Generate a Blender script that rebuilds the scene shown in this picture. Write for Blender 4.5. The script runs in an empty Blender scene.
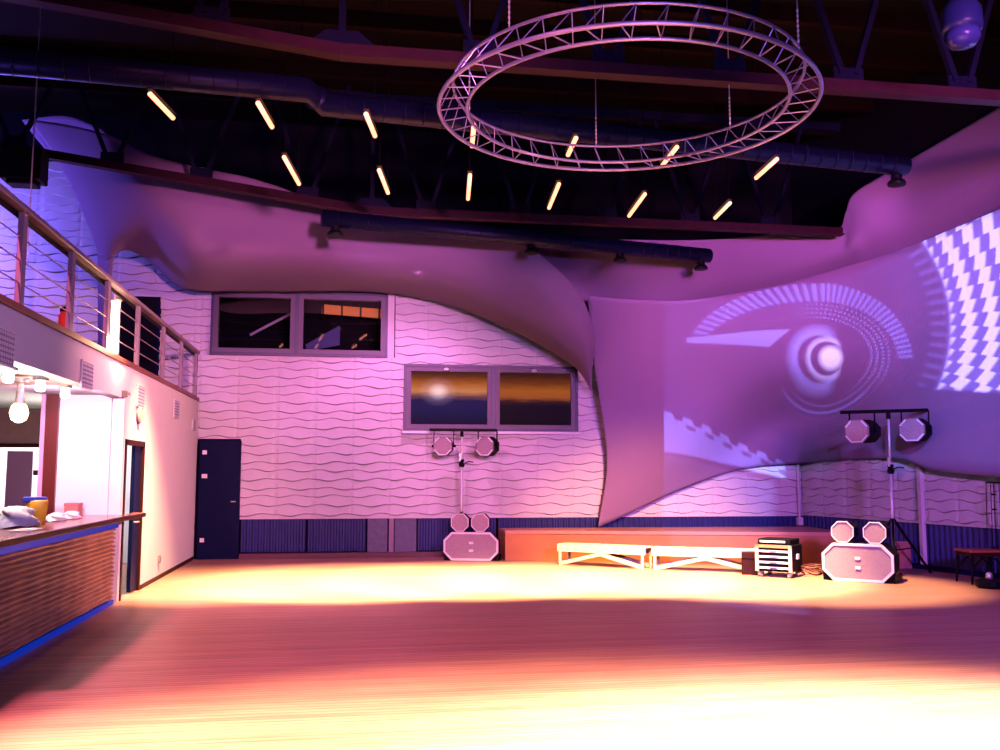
import bpy, math, random
from mathutils import Vector, Matrix
random.seed(7)
PI = math.pi
sc = bpy.context.scene
COL = sc.collection

# ------------------------------------------------------------------ camera
FPX = 950.0
TILT = math.atan(99 / FPX)
YAW = math.atan(155 / FPX * math.cos(TILT))
CAM = Vector((0, 0, 1.6))
fw = Vector((math.sin(YAW) * math.cos(TILT), math.cos(YAW) * math.cos(TILT), math.sin(TILT)))
rt = Vector((math.cos(YAW), -math.sin(YAW), 0))
up = rt.cross(fw)
cam_d = bpy.data.cameras.new('camera'); cam = bpy.data.objects.new('camera', cam_d); COL.objects.link(cam)
cam_d.sensor_width = 36; cam_d.lens = FPX / 1000 * 36; cam_d.clip_end = 200
cam.matrix_world = Matrix(((rt.x, up.x, -fw.x, CAM.x), (rt.y, up.y, -fw.y, CAM.y), (rt.z, up.z, -fw.z, CAM.z), (0, 0, 0, 1)))
sc.camera = cam

def P(x, y, X=None, Y=None, Z=None):
    """room point seen at photo position x, y on a given plane (used while surveying the room)"""
    d = fw + rt * ((x - 500) / FPX) + up * ((375 - y) / FPX)
    k = X / d.x if X is not None else (Y / d.y if Y is not None else (Z - 1.6) / d.z)
    return CAM + d * k

# ------------------------------------------------------------------ materials
def lin(c):
    return tuple(((v / 255) / 12.92 if v / 255 <= .04045 else ((v / 255 + .055) / 1.055) ** 2.4) for v in c)
MATS = {}
def mat(name, color, rough=.6, metal=0, emit=None, es=1, noise=0, nscale=8, spec=.5, bump=0, bscale=60, trans=0):
    m = bpy.data.materials.new(name); m.use_nodes = True; nt = m.node_tree; b = nt.nodes['Principled BSDF']
    c = (*color, 1)
    if max(color) < .07 and spec == .5: spec = .08
    b.inputs['Base Color'].default_value = c; b.inputs['Roughness'].default_value = rough
    b.inputs['Metallic'].default_value = metal; b.inputs['Specular IOR Level'].default_value = spec
    if trans: b.inputs['Transmission Weight'].default_value = trans
    if emit: b.inputs['Emission Color'].default_value = (*emit, 1); b.inputs['Emission Strength'].default_value = es
    if noise or bump:
        tc = nt.nodes.new('ShaderNodeTexCoord'); n = nt.nodes.new('ShaderNodeTexNoise')
        n.inputs['Scale'].default_value = nscale; n.inputs['Detail'].default_value = 5
        nt.links.new(tc.outputs['Object'], n.inputs['Vector'])
        if noise:
            mp = nt.nodes.new('ShaderNodeMapRange'); mp.inputs['To Min'].default_value = 1 - noise; mp.inputs['To Max'].default_value = 1 + noise
            nt.links.new(n.outputs['Fac'], mp.inputs['Value'])
            mx = nt.nodes.new('ShaderNodeVectorMath'); mx.operation = 'SCALE'; mx.inputs[0].default_value = color
            nt.links.new(mp.outputs[0], mx.inputs['Scale']); nt.links.new(mx.outputs[0], b.inputs['Base Color'])
        if bump:
            n2 = nt.nodes.new('ShaderNodeTexNoise'); n2.inputs['Scale'].default_value = bscale
            nt.links.new(tc.outputs['Object'], n2.inputs['Vector'])
            bp = nt.nodes.new('ShaderNodeBump'); bp.inputs['Strength'].default_value = bump; bp.inputs['Distance'].default_value = .01
            nt.links.new(n2.outputs['Fac'], bp.inputs['Height']); nt.links.new(bp.outputs[0], b.inputs['Normal'])
    MATS[name] = m
    return m

M_clad = mat('white_plaster_relief', (.78, .74, .78), .75, noise=.06)
M_plaster = mat('white_plaster', (.82, .76, .78), .8, noise=.04, nscale=3, bump=.15)
M_navy = mat('dark_blue_paint', (.010, .018, .16), .55, noise=.25, nscale=4)
M_navydoor = mat('dark_blue_door_paint', (.003, .006, .045), .5, noise=.1)
M_grey = mat('grey_concrete', (.16, .16, .26), .8, noise=.35, nscale=9)
M_black = mat('black_metal', (.004, .004, .006), .45)
M_blackm = mat('black_plastic', (.005, .004, .007), .6)
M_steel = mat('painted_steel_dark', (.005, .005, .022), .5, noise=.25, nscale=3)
M_alu = mat('aluminium', (.75, .72, .78), .35, metal=.85)
M_ring = mat('ring_aluminium', (.24, .22, .42), .38, metal=.7)
M_chrome = mat('pale_metal', (.8, .78, .82), .4, metal=.3)
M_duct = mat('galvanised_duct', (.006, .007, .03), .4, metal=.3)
M_rail = mat('rail_grey_metal', (.30, .22, .30), .45, metal=.2)
M_brown = mat('brown_wood_trim', (.16, .045, .03), .5, noise=.3)
M_dbrown = mat('dark_brown_wood', (.03, .009, .008), .45, noise=.3)
M_top = mat('counter_top_varnish', (.33, .10, .08), .18, noise=.2, nscale=5)
M_wallblack = mat('black_wall_paint', (.006, .005, .012), .8)
M_bluestrip = mat('blue_led_strip', (.0, .012, .12), .4, emit=(.0, .03, .5), es=.6, spec=.1)
M_stage = mat('orange_plywood', (.66, .27, .09), .5, noise=.15, nscale=3)
M_bench = mat('pale_planed_wood', (.85, .70, .52), .55, noise=.08)
M_white = mat('white_paint', (.85, .83, .86), .5)
M_rim = mat('white_rim', (.95, .9, .95), .4)
M_fabedge = None
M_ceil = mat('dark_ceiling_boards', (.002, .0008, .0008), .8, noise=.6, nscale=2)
M_seat = mat('red_brown_seat', (.45, .10, .04), .4, noise=.2)
M_yellow = mat('yellow_plastic', (.9, .55, .04), .4)
M_cblue = mat('blue_plastic', (.05, .08, .8), .4)
M_paper = mat('white_paper', (.92, .9, .92), .8)
M_pinkbox = mat('red_brown_card', (.45, .16, .14), .7)
M_red = mat('red_glass', (.5, .02, .01), .3, emit=(1, .06, .02), es=.12)
M_bulb = mat('warm_bulb', (1, .8, .5), .3, emit=(1, .62, .28), es=14)
M_bulbw = mat('downlight_bulb', (1, .9, .9), .3, emit=(1, .78, .82), es=9)
M_heat = mat('glowing_tube', (1, .7, .4), .3, emit=(1, .31, .16), es=3.0)
M_fluo = mat('fluorescent_tube', (1, .95, .8), .3, emit=(1, .85, .50), es=8)
M_socket = mat('grey_socket', (.25, .2, .2), .5)
M_screenfr = mat('blue_grey_frame', (.04, .04, .12), .4)
M_framelight = mat('grey_lilac_frame', (.10, .08, .15), .45)

def wood_floor():
    m = bpy.data.materials.new('parquet'); m.use_nodes = True; nt = m.node_tree; b = nt.nodes['Principled BSDF']
    tc = nt.nodes.new('ShaderNodeTexCoord')
    br = nt.nodes.new('ShaderNodeTexBrick'); br.offset = .37
    br.inputs['Scale'].default_value = 1; br.inputs['Brick Width'].default_value = 60; br.inputs['Row Height'].default_value = .075
    br.inputs['Mortar Size'].default_value = .0035; br.inputs['Mortar Smooth'].default_value = .3
    br.inputs['Color1'].default_value = (.62, .33, .26, 1); br.inputs['Color2'].default_value = (.50, .25, .20, 1); br.inputs['Mortar'].default_value = (.16, .06, .06, 1)
    sh_ = nt.nodes.new('ShaderNodeMapping'); sh_.inputs['Location'].default_value = (31, 0, 0)
    nt.links.new(tc.outputs['Object'], sh_.inputs['Vector']); nt.links.new(sh_.outputs[0], br.inputs['Vector'])
    mp = nt.nodes.new('ShaderNodeMapping'); mp.inputs['Scale'].default_value = (.9, 14, 1)
    n = nt.nodes.new('ShaderNodeTexNoise'); n.inputs['Scale'].default_value = 1.5; n.inputs['Detail'].default_value = 6
    nt.links.new(tc.outputs['Object'], mp.inputs['Vector']); nt.links.new(mp.outputs[0], n.inputs['Vector'])
    r = nt.nodes.new('ShaderNodeMapRange'); r.inputs['To Min'].default_value = .45; r.inputs['To Max'].default_value = 1.5
    nt.links.new(n.outputs['Fac'], r.inputs['Value'])
    v = nt.nodes.new('ShaderNodeVectorMath'); v.operation = 'SCALE'
    nt.links.new(br.outputs['Color'], v.inputs[0]); nt.links.new(r.outputs[0], v.inputs['Scale'])
    nt.links.new(v.outputs[0], b.inputs['Base Color'])
    r2 = nt.nodes.new('ShaderNodeMapRange'); r2.inputs['To Min'].default_value = .32; r2.inputs['To Max'].default_value = .55
    nt.links.new(n.outputs['Fac'], r2.inputs['Value']); nt.links.new(r2.outputs[0], b.inputs['Roughness'])
    bp = nt.nodes.new('ShaderNodeBump'); bp.inputs['Strength'].default_value = .4; bp.inputs['Distance'].default_value = .003; bp.invert = True
    nt.links.new(br.outputs['Fac'], bp.inputs['Height']); nt.links.new(bp.outputs[0], b.inputs['Normal'])
    b.inputs['Specular IOR Level'].default_value = .35
    return m
M_floor = wood_floor()

def fabric():
    m = bpy.data.materials.new('stretch_fabric'); m.use_nodes = True; nt = m.node_tree; b = nt.nodes['Principled BSDF']
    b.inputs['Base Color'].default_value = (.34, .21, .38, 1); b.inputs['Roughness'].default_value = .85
    b.inputs['Sheen Weight'].default_value = .15
    tc = nt.nodes.new('ShaderNodeTexCoord')
    w = nt.nodes.new('ShaderNodeTexWave'); w.inputs['Scale'].default_value = 14; w.inputs['Distortion'].default_value = 1.2; w.bands_direction = 'X'
    nt.links.new(tc.outputs['Object'], w.inputs['Vector'])
    bp = nt.nodes.new('ShaderNodeBump'); bp.inputs['Strength'].default_value = .12; bp.inputs['Distance'].default_value = .01
    nt.links.new(w.outputs['Fac'], bp.inputs['Height']); nt.links.new(bp.outputs[0], b.inputs['Normal'])
    return m
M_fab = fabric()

def stone_strip():
    m = bpy.data.materials.new('split_face_strips'); m.use_nodes = True; nt = m.node_tree; b = nt.nodes['Principled BSDF']
    tc = nt.nodes.new('ShaderNodeTexCoord'); n = nt.nodes.new('ShaderNodeTexNoise'); n.inputs['Scale'].default_value = 3.5; n.inputs['Detail'].default_value = 4
    nt.links.new(tc.outputs['Object'], n.inputs['Vector'])
    cr = nt.nodes.new('ShaderNodeValToRGB'); cr.color_ramp.elements[0].position = .3; cr.color_ramp.elements[1].position = .75
    cr.color_ramp.elements[0].color = (.16, .055, .03, 1); cr.color_ramp.elements[1].color = (.42, .20, .10, 1)
    nt.links.new(n.outputs['Fac'], cr.inputs[0]); nt.links.new(cr.outputs[0], b.inputs['Base Color'])
    b.inputs['Roughness'].default_value = .38
    return m
M_stone = stone_strip()

def grille():
    m = bpy.data.materials.new('perforated_grille'); m.use_nodes = True; nt = m.node_tree; b = nt.nodes['Principled BSDF']
    tc = nt.nodes.new('ShaderNodeTexCoord'); v = nt.nodes.new('ShaderNodeTexVoronoi'); v.inputs['Scale'].default_value = 34; v.inputs['Randomness'].default_value = .15
    nt.links.new(tc.outputs['Object'], v.inputs['Vector'])
    cr = nt.nodes.new('ShaderNodeValToRGB'); cr.color_ramp.elements[0].position = .25; cr.color_ramp.elements[1].position = .5
    cr.color_ramp.elements[0].color = (.06, .035, .06, 1); cr.color_ramp.elements[1].color = (.42, .30, .36, 1)
    nt.links.new(v.outputs['Distance'], cr.inputs[0]); nt.links.new(cr.outputs[0], b.inputs['Base Color'])
    b.inputs['Roughness'].default_value = .5
    return m
M_grille = grille()

def vent_mat():
    m = bpy.data.materials.new('perforated_plate'); m.use_nodes = True; nt = m.node_tree; b = nt.nodes['Principled BSDF']
    tc = nt.nodes.new('ShaderNodeTexCoord'); br = nt.nodes.new('ShaderNodeTexBrick'); br.offset = 0
    mp = nt.nodes.new('ShaderNodeMapping'); mp.inputs['Rotation'].default_value = (PI / 2, 0, PI / 2)
    sx = nt.nodes.new('ShaderNodeSeparateXYZ'); cx = nt.nodes.new('ShaderNodeCombineXYZ')
    nt.links.new(tc.outputs['Object'], sx.inputs[0]); nt.links.new(sx.outputs['Y'], cx.inputs['X']); nt.links.new(sx.outputs['Z'], cx.inputs['Y'])
    br.inputs['Scale'].default_value = 1; br.inputs['Brick Width'].default_value = .055; br.inputs['Row Height'].default_value = .045; br.inputs['Mortar Size'].default_value = .009
    br.inputs['Color1'].default_value = (.62, .60, .80, 1); br.inputs['Color2'].default_value = (.62, .60, .80, 1); br.inputs['Mortar'].default_value = (.14, .12, .25, 1)
    nt.links.new(cx.outputs[0], br.inputs['Vector']); nt.links.new(br.outputs['Color'], b.inputs['Base Color'])
    return m
M_vent = vent_mat()

# ------------------------------------------------------------------ mesh helpers
class MB:
    def __init__(s): s.v = []; s.f = []
    def add(s, vs, fs):
        o = len(s.v); s.v += [tuple(v) for v in vs]; s.f += [tuple(i + o for i in f) for f in fs]; return s
    def box(s, x0, x1, y0, y1, z0, z1):
        return s.add([(x0, y0, z0), (x1, y0, z0), (x1, y1, z0), (x0, y1, z0), (x0, y0, z1), (x1, y0, z1), (x1, y1, z1), (x0, y1, z1)],
                     [(0, 3, 2, 1), (4, 5, 6, 7), (0, 1, 5, 4), (1, 2, 6, 5), (2, 3, 7, 6), (3, 0, 4, 7)])
    def bar(s, p, q, w, h, upv=(0, 0, 1)):
        p = Vector(p); q = Vector(q); d = (q - p).normalized(); u = Vector(upv)
        if abs(d.dot(u)) > .98: u = Vector((0, 1, 0))
        a = d.cross(u).normalized(); b = a.cross(d).normalized()
        vs = [e + a * (w / 2 * sx) + b * (h / 2 * sy) for e in (p, q) for sx, sy in ((-1, -1), (1, -1), (1, 1), (-1, 1))]
        return s.add(vs, [(0, 1, 2, 3), (7, 6, 5, 4), (0, 4, 5, 1), (1, 5, 6, 2), (2, 6, 7, 3), (3, 7, 4, 0)])
    def tube(s, pts, r, n=8, closed=False, r2=None):
        pts = [Vector(p) for p in pts]; m = len(pts); rings = []
        for i, p in enumerate(pts):
            if closed: d = (pts[(i + 1) % m] - pts[i - 1]).normalized()
            else: d = (pts[min(i + 1, m - 1)] - pts[max(i - 1, 0)]).normalized()
            u = Vector((0, 0, 1)) if abs(d.z) < .9 else Vector((0, 1, 0))
            a = d.cross(u).normalized(); b = a.cross(d).normalized()
            rr = r if r2 is None else r + (r2 - r) * i / (m - 1)
            rings.append([p + a * (rr * math.cos(2 * PI * k / n)) + b * (rr * math.sin(2 * PI * k / n)) for k in range(n)])
        vs = [v for ri in rings for v in ri]; fs = []
        for i in range(m if closed else m - 1):
            j = (i + 1) % m
            for k in range(n): fs.append((i * n + k, i * n + (k + 1) % n, j * n + (k + 1) % n, j * n + k))
        if not closed: fs += [tuple(range(n))[::-1], tuple((m - 1) * n + k for k in range(n))]
        return s.add(vs, fs)
    def lathe(s, prof, c=(0, 0, 0), n=20):
        vs = []; fs = []; m = len(prof)
        for (r, z) in prof:
            for k in range(n): vs.append((c[0] + r * math.cos(2 * PI * k / n), c[1] + r * math.sin(2 * PI * k / n), c[2] + z))
        for i in range(m - 1):
            for k in range(n): fs.append((i * n + k, i * n + (k + 1) % n, (i + 1) * n + (k + 1) % n, (i + 1) * n + k))
        fs += [tuple(range(n))[::-1], tuple((m - 1) * n + k for k in range(n))]
        return s.add(vs, fs)
    def prism(s, poly, y0, y1, poly2=None):
        """poly in x,z extruded along y"""
        n = len(poly); q = poly2 or poly
        vs = [(x, y0, z) for x, z in poly] + [(x, y1, z) for x, z in q]
        fs = [tuple(range(n)), tuple(range(2 * n - 1, n - 1, -1))] + [(i, i + n, (i + 1) % n + n, (i + 1) % n) for i in range(n)]
        return s.add(vs, fs)
    def frame(s, outer, inner, y0, y1):
        n = len(outer); vs = [(x, y0, z) for x, z in outer] + [(x, y0, z) for x, z in inner] + [(x, y1, z) for x, z in outer] + [(x, y1, z) for x, z in inner]; fs = []
        for i in range(n):
            j = (i + 1) % n
            fs += [(i, j, n + j, n + i), (2 * n + j, 2 * n + i, 3 * n + i, 3 * n + j), (i, 2 * n + i, 2 * n + j, j), (n + i, n + j, 3 * n + j, 3 * n + i)]
        return s.add(vs, fs)
    def build(s, name, m, parent=None, smooth=False, bevel=0):
        me = bpy.data.meshes.new(name); me.from_pydata(s.v, [], s.f); me.update()
        import bmesh
        bm = bmesh.new(); bm.from_mesh(me); bmesh.ops.recalc_face_normals(bm, faces=bm.faces); bm.to_mesh(me); bm.free()
        me.materials.append(m)
        if smooth:
            for p in me.polygons: p.use_smooth = True
        o = bpy.data.objects.new(name, me); COL.objects.link(o)
        if parent: o.parent = parent
        if bevel:
            b = o.modifiers.new('bevel', 'BEVEL'); b.width = bevel; b.segments = 2; b.limit_method = 'ANGLE'
        return o

def tag(o, label=None, cat=None, group=None, kind=None):
    if label: o['label'] = label
    if cat: o['category'] = cat
    if group: o['group'] = group
    if kind: o['kind'] = kind
    return o
def thing(name, label, cat, loc=(0, 0, 0), rz=0, group=None):
    o = bpy.data.objects.new(name, None); COL.objects.link(o); o.empty_display_size = .1
    o.location = loc; o.rotation_euler = (0, 0, rz)
    return tag(o, label, cat, group)
def struct(o, label=None):
    o['kind'] = 'structure'
    if label: o['label'] = label
    return o
def copy_tree(o, parent=None):
    c = o.copy(); COL.objects.link(c); c.parent = parent
    for ch in list(o.children): copy_tree(ch, c)
    return c

# ------------------------------------------------------------------ room
BS = -.03; BY0 = 18.82
def by(x): return BY0 + BS * x            # back wall face
def rx(y): return 9.35 + .12 * (18.5 - y) # right wall face
LX = -2.8

struct(MB().box(-10, 14, -6, 19.6, -.12, 0).build('floor', M_floor), 'glossy narrow-board wooden dance floor')
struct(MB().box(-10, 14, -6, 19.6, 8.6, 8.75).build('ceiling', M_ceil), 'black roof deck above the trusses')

def wave_panel(name, ox, oy, dx, dy, nx, ny, L, z0, z1, holes, pu=.73):
    """relief cladding: horizontal ridges that meander inside panels pu wide; ox,oy start, dx,dy unit dir, nx,ny outward normal"""
    su = .045; nu = int(L / su); pitch = .165
    def ridge(k, pi_, fr): return k * pitch + .034 * math.sin(2 * PI * fr + (PI if k % 2 else 0) + 1.3 * math.sin(k * 1.7 + pi_ * .9)) * math.sin(PI * fr) ** .5 + .012 * math.sin(k * 2.1)
    k0 = int(z0 / pitch) - 1; k1 = int(z1 / pitch) + 1
    rows = [(k, t) for k in range(k0, k1) for t in (0, .09, .5)]
    nz = len(rows) - 1
    vs = []; fs = []; zs = []
    for (k, t) in rows:
        for i in range(nu + 1):
            u = L * i / nu; c = u / pu; pi_ = int(math.floor(c)); fr = c - pi_
            a, b = ridge(k, pi_, fr), ridge(k + 1, pi_, fr)
            z = a + (b - a) * t
            h = 0 if t == 0 else .038 * (1 - t) * min(1.3, max(0, (b - a) / pitch - .15))
            if fr < .04 or fr > .96: h *= .5
            z = min(max(z, z0), z1)
            for (a_, b_, c_, d_) in holes:
                if a_ - .02 < u < b_ + .02 and c_ < z < d_:
                    if d_ - z < .19: z = d_
                    elif z - c_ < .19: z = c_
            vs.append((ox + dx * u + nx * h, oy + dy * u + ny * h, z))
    for j in range(nz):
        zc = (rows[j][0] + rows[j][1] + .2) * pitch
        for i in range(nu):
            uc = L * (i + .5) / nu
            k = j * (nu + 1) + i
            q = [vs[m_][2] for m_ in (k, k + 1, k + nu + 2, k + nu + 1)]
            if any(a < uc < b and c - 1e-6 <= min(q) and max(q) <= d + 1e-6 for a, b, c, d in holes): continue
            fs.append((k, k + 1, k + nu + 2, k + nu + 1))
    me = bpy.data.meshes.new(name); me.from_pydata(vs, [], fs); me.update(); me.materials.append(M_clad)
    o = bpy.data.objects.new(name, me); COL.objects.link(o); return o

# back wall: core with real openings for the upper window
def slab_back(x0, x1, z0, z1, t0=.05, t1=.3):
    b = MB()
    ys = [by(x0), by(x1)]
    vs = [(x0, ys[0] + t0, z0), (x1, ys[1] + t0, z0), (x1, ys[1] + t1, z0), (x0, ys[0] + t1, z0), (x0, ys[0] + t0, z1), (x1, ys[1] + t0, z1), (x1, ys[1] + t1, z1), (x0, ys[0] + t1, z1)]
    return b.add(vs, [(0, 3, 2, 1), (4, 5, 6, 7), (0, 1, 5, 4), (1, 2, 6, 5), (2, 3, 7, 6), (3, 0, 4, 7)])
def merge(*bs):
    m = MB()
    for b in bs: m.add(b.v, b.f)
    return m
W1 = (-2.60, .79, 3.89, 5.16); W2 = (1.12, 4.62, 2.44, 3.76)
core = merge(slab_back(-10, W1[0], 0, 8.6), slab_back(W1[0], W1[1], 0, W1[2]), slab_back(W1[0], W1[1], W1[3], 8.6), slab_back(W1[1], 9.6, 0, 8.6))
struct(core.build('wall_back', M_wallblack), 'dark blue base wall behind the white relief cladding')
L = 9.36 + 2.8
wp = wave_panel('cladding', -2.8, by(-2.8), 1, BS, 0, -1, L, .76, 5.75,
           [(W1[0] + 2.8 - .02, W1[1] + 2.8 + .13, W1[2], W1[3] + .1), (W2[0] + 2.8 - .02, W2[1] + 2.8, W2[2], W2[3]), (0, .83, 0, 2.27)])
wp.name = 'trim_1'; struct(wp, 'white wavy relief cladding of the back wall')
wp2 = wave_panel('trim_2', -9.5, by(-9.5), 1, BS, 0, -1, 6.7, 3.0, 7.6, [(9.5 - 4.50, 9.5 - 3.55, 2.9, 5.0)])
struct(wp2, 'white wavy relief cladding behind the balcony')
# lower border lath of cladding
b = MB(); b.bar((-1.97, by(-1.97) - .02, .755), (9.34, by(9.34) - .02, .755), .07, .025); struct(b.build('trim_3', M_plaster), 'pale lath under the back cladding')

# right wall
def rw(y, off=0): return (rx(y) - off, y)
b = MB()
for (z0, z1) in ((0, 8.6),):
    y0, y1 = -6, 18.9
    b.add([(rx(y0), y0, z0), (rx(y1), y1, z0), (rx(y1) + .3, y1, z0), (rx(y0) + .3, y0, z0), (rx(y0), y0, z1), (rx(y1), y1, z1), (rx(y1) + .3, y1, z1), (rx(y0) + .3, y0, z1)],
          [(0, 3, 2, 1), (4, 5, 6, 7), (0, 1, 5, 4), (1, 2, 6, 5), (2, 3, 7, 6), (3, 0, 4, 7)])
struct(b.build('wall_right', M_wallblack), 'dark blue right-hand base wall')
n_ = math.hypot(.12, 1)
wp3 = wave_panel('trim_4', rx(18.5) - .03, 18.5, .12 / n_, -1 / n_, -1 / n_, -.12 / n_, 9.5, .79, 4.5, [])
struct(wp3, 'white wavy relief cladding of the right wall')
b = MB(); b.bar((rx(18.5) - .06, 18.5, .78), (rx(9.2) - .06, 9.2, .78), .06, .03); struct(b.build('trim_5', M_plaster), 'pale lath under the right cladding')

# corrugated dado sheets
def corrugated_back(x0, x1, z0, z1, y_off=.0):
    b = MB(); n = int((x1 - x0) / .0275); vs = []; fs = []
    for i in range(n + 1):
        x = x0 + (x1 - x0) * i / n; ph = i % 4; d = .03 if ph in (0, 1) else 0
        y = by(x) + y_off - d
        vs += [(x, y, z0), (x, y, z1)]
    for i in range(n): fs.append((2 * i, 2 * i + 2, 2 * i + 3, 2 * i + 1))
    return b.add(vs, fs)
cg = 'corrugated dado panels along the back wall'
x418 = P(418, 540, Y=18.7).x
for k, (xa, xb, z0, lab) in enumerate(((-1.93, -.72, .12, 'dark blue corrugated dado panel right of the dark door'),
                          (-.68, .42, .12, 'dark blue corrugated dado panel left of the grey pillar patch'),
                          (x418, 2.95, .12, 'dark blue corrugated dado panel behind the left speaker stack'),
                          (3.0, 9.28, .12, 'long dark blue corrugated dado panel behind the stage'))):
    struct(corrugated_back(xa, xb, z0, .74, -.03).build('trim_%d' % (6 + k), M_navy), lab)
b = MB(); y = by(.6)
b.box(.45, .83, y - .04, y + .06, .05, .74); b.box(.97, x418 - .03, y - .04, y + .06, .05, .74)
struct(b.build('trim_10', M_grey), 'bare grey concrete dado beside the pilaster')
struct(MB().box(.86, .95, y - .1, y + .06, 0, .74).build('trim_11', mat('lilac_paint', (.30, .2, .34), .6)), 'lilac vertical pilaster strip')
struct(slab_back(-1.95, 9.3, 0, .10, -.16, .06).build('baseboard_back', mat('dark_red_brown', (.10, .03, .05), .5)), 'dark plinth at the foot of the back wall')
b = MB(); n = 300; vs = []; fs = []
for i in range(n + 1):
    yy = 18.45 - 9.3 * i / n; d = .035 if i % 4 in (0, 1) else .005
    vs += [(rx(yy) - d - .01, yy, .05), (rx(yy) - d - .01, yy, .77)]
for i in range(n): fs.append((2 * i, 2 * i + 2, 2 * i + 3, 2 * i + 1))
struct(b.add(vs, fs).build('trim_12', M_navy), 'dark blue corrugated dado of the right wall')
struct(MB().bar((rx(18.4) - .08, 18.4, .04), (rx(9.2) - .08, 9.2, .04), .1, .08).build('baseboard_right', M_navydoor), 'dark skirting of the right wall')
# white post on right wall and corner pipe
yp = 14.95
struct(MB().box(rx(yp) - .12, rx(yp) - .05, yp - .05, yp + .05, .06, 1.75).build('trim_13', M_plaster, bevel=.006), 'pale square post on the right wall')
pp = P(800, 518, Y=18.4)
struct(MB().tube([(pp.x, 18.42, .6), (pp.x, 18.42, 3)], .03).box(pp.x - .05, pp.x + .05, 18.36, 18.46, .56, .72).build('trim_14', M_clad), 'pale corner pipe with bracket')
# rear wall behind the viewer closes the hall
struct(MB().box(-10, 14, -6.2, -6, 0, 8.6).build('wall_front', M_wallblack), 'dark wall behind the viewer')

# left wall below the balcony
b = MB()
struct(MB().box(LX - .15, LX, -6, 12.75, 2.56, 2.99).build('wall_left_fascia', M_plaster), 'white fascia above the bar opening')
b.box(LX - .15, LX, 12.75, 12.88, 0, 2.99)
b.box(LX - .15, LX, 12.88, 14.0, 2.0, 2.99)
b.box(LX - .15, LX, 14.0, 18.95, 0, 2.99)
struct(b.build('wall_left', M_plaster), 'white plaster wall and fascia carrying the balcony')
struct(MB().box(-10, LX - .15, -6, 18.9, 2.60, 2.95).build('trim_15', M_plaster), 'underside slab of the balcony')
struct(MB().box(LX - .35, LX + .03, 4, 18.8, 2.99, 3.05).build('trim_16', M_brown), 'brown edge board along the balcony floor')
struct(MB().box(LX, LX + .02, 14.05, 18.8, 0, .06).build('baseboard_left', M_dbrown), 'dark skirting at the foot of the white wall')
struct(MB().box(-3.58, LX - .15, 12.72, 12.86, 0, 2.6).build('wall_bar_end', M_plaster), 'brightly lit white end wall of the bar')
struct(MB().box(-10.1, -10, -6, 19.5, 0, 8.6).build('wall_balcony', M_wallblack), 'far wall behind balcony and bar')

# brown bar back wall with openings
b = MB(); yb = 15.5
b.box(-10, -4.2, yb, yb + .12, 2.02, 2.6)   # lintel
b.box(-4.62, -4.52, yb, yb + .12, 0, 2.02)
b.box(-4.34, -4.2, yb, yb + .12, 0, 2.02)
struct(b.build('wall_bar_back', mat('brown_panelling', (.22, .10, .11), .6, noise=.2)), 'brown panelled wall behind the bar')
struct(MB().box(-10, -4.2, yb - .05, yb, 2.0, 2.06).build('trim_17', M_dbrown), 'dark rail over the back-bar openings')
struct(MB().box(-3.72, -3.57, 12.66, 12.92, 0, 2.6).build('trim_18', mat('red_brown_post', (.10, .015, .012), .35)), 'dark red-brown post at the end of the bar')
struct(MB().box(-3.77, -3.72, 12.64, 12.72, 0, 2.6).build('trim_19', mat('pink_metal_post', (.6, .35, .5), .4)), 'slim pale post beside the brown post')
struct(MB().box(-10, -2.95, 18.3, 18.4, 0, 2.6).build('wall_back_room', M_white), 'white wall of the lit room behind the bar')
# cupboard leaf seen through opening
struct(MB().box(-5.08, -4.72, yb + .02, yb + .07, .9, 1.95).build('door_3', mat('purple_leaf', (.25, .10, .22), .5)), 'purple-brown door leaf in the back-bar opening')
struct(MB().box(-4.7, -4.3, yb + .03, yb + .09, 1.58, 1.66).build('trim_20', M_dbrown), 'dark cross rail in the narrow opening')

# doors
d2 = struct(MB().box(LX - .06, LX + .015, 12.86, 12.93, 0, 2.05).box(LX - .06, LX + .015, 13.98, 14.05, 0, 2.05).box(LX - .06, LX + .015, 12.86, 14.05, 1.98, 2.05).build('door_2', M_dbrown), 'dark frame of the side door at the end of the bar')
lf = MB().box(LX - .07, LX - .02, 13.60, 13.97, .02, 1.98).build('door_leaf', M_navydoor, d2)
lf['label'] = 'dark blue door leaf standing half open'
MB().tube([(LX - .02, 13.66, .95), (LX + .03, 13.66, .95), (LX + .03, 13.76, .95)], .012).build('door_handle', M_alu, lf)
d1 = struct(MB().box(-2.74, -1.97, by(-2.4) - .10, by(-2.4) + .05, 0, 2.24).build('door_1', M_navydoor, bevel=.01), 'dark blue door in the left corner of the back wall')
for i, z in enumerate((.35, 1.55, 2.0)):
    o = MB().box(-2.68, -2.60 if i != 1 else -2.58, by(-2.4) - .125, by(-2.4) - .10, z - .03, z + .05).build('hinge', M_alu if i != 1 else M_rim, d1)
MB().tube([(-2.05, by(-2) - .10, 1.08), (-2.05, by(-2) - .16, 1.08), (-2.13, by(-2) - .16, 1.08)], .012).build('door_handle', M_alu, d1)
struct(MB().box(-4.48, -3.55, by(-4) - .03, by(-4) + .06, 3.0, 5.0).build('door_4', mat('black_opening_door', (.004, .004, .008), .5)), 'black doorway on the balcony')
MB().box(-3.62, -3.56, by(-4) - .06, by(-4) - .03, 3.0, 4.9).build('door_frame', M_navydoor, bpy.data.objects['door_4'])

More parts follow.
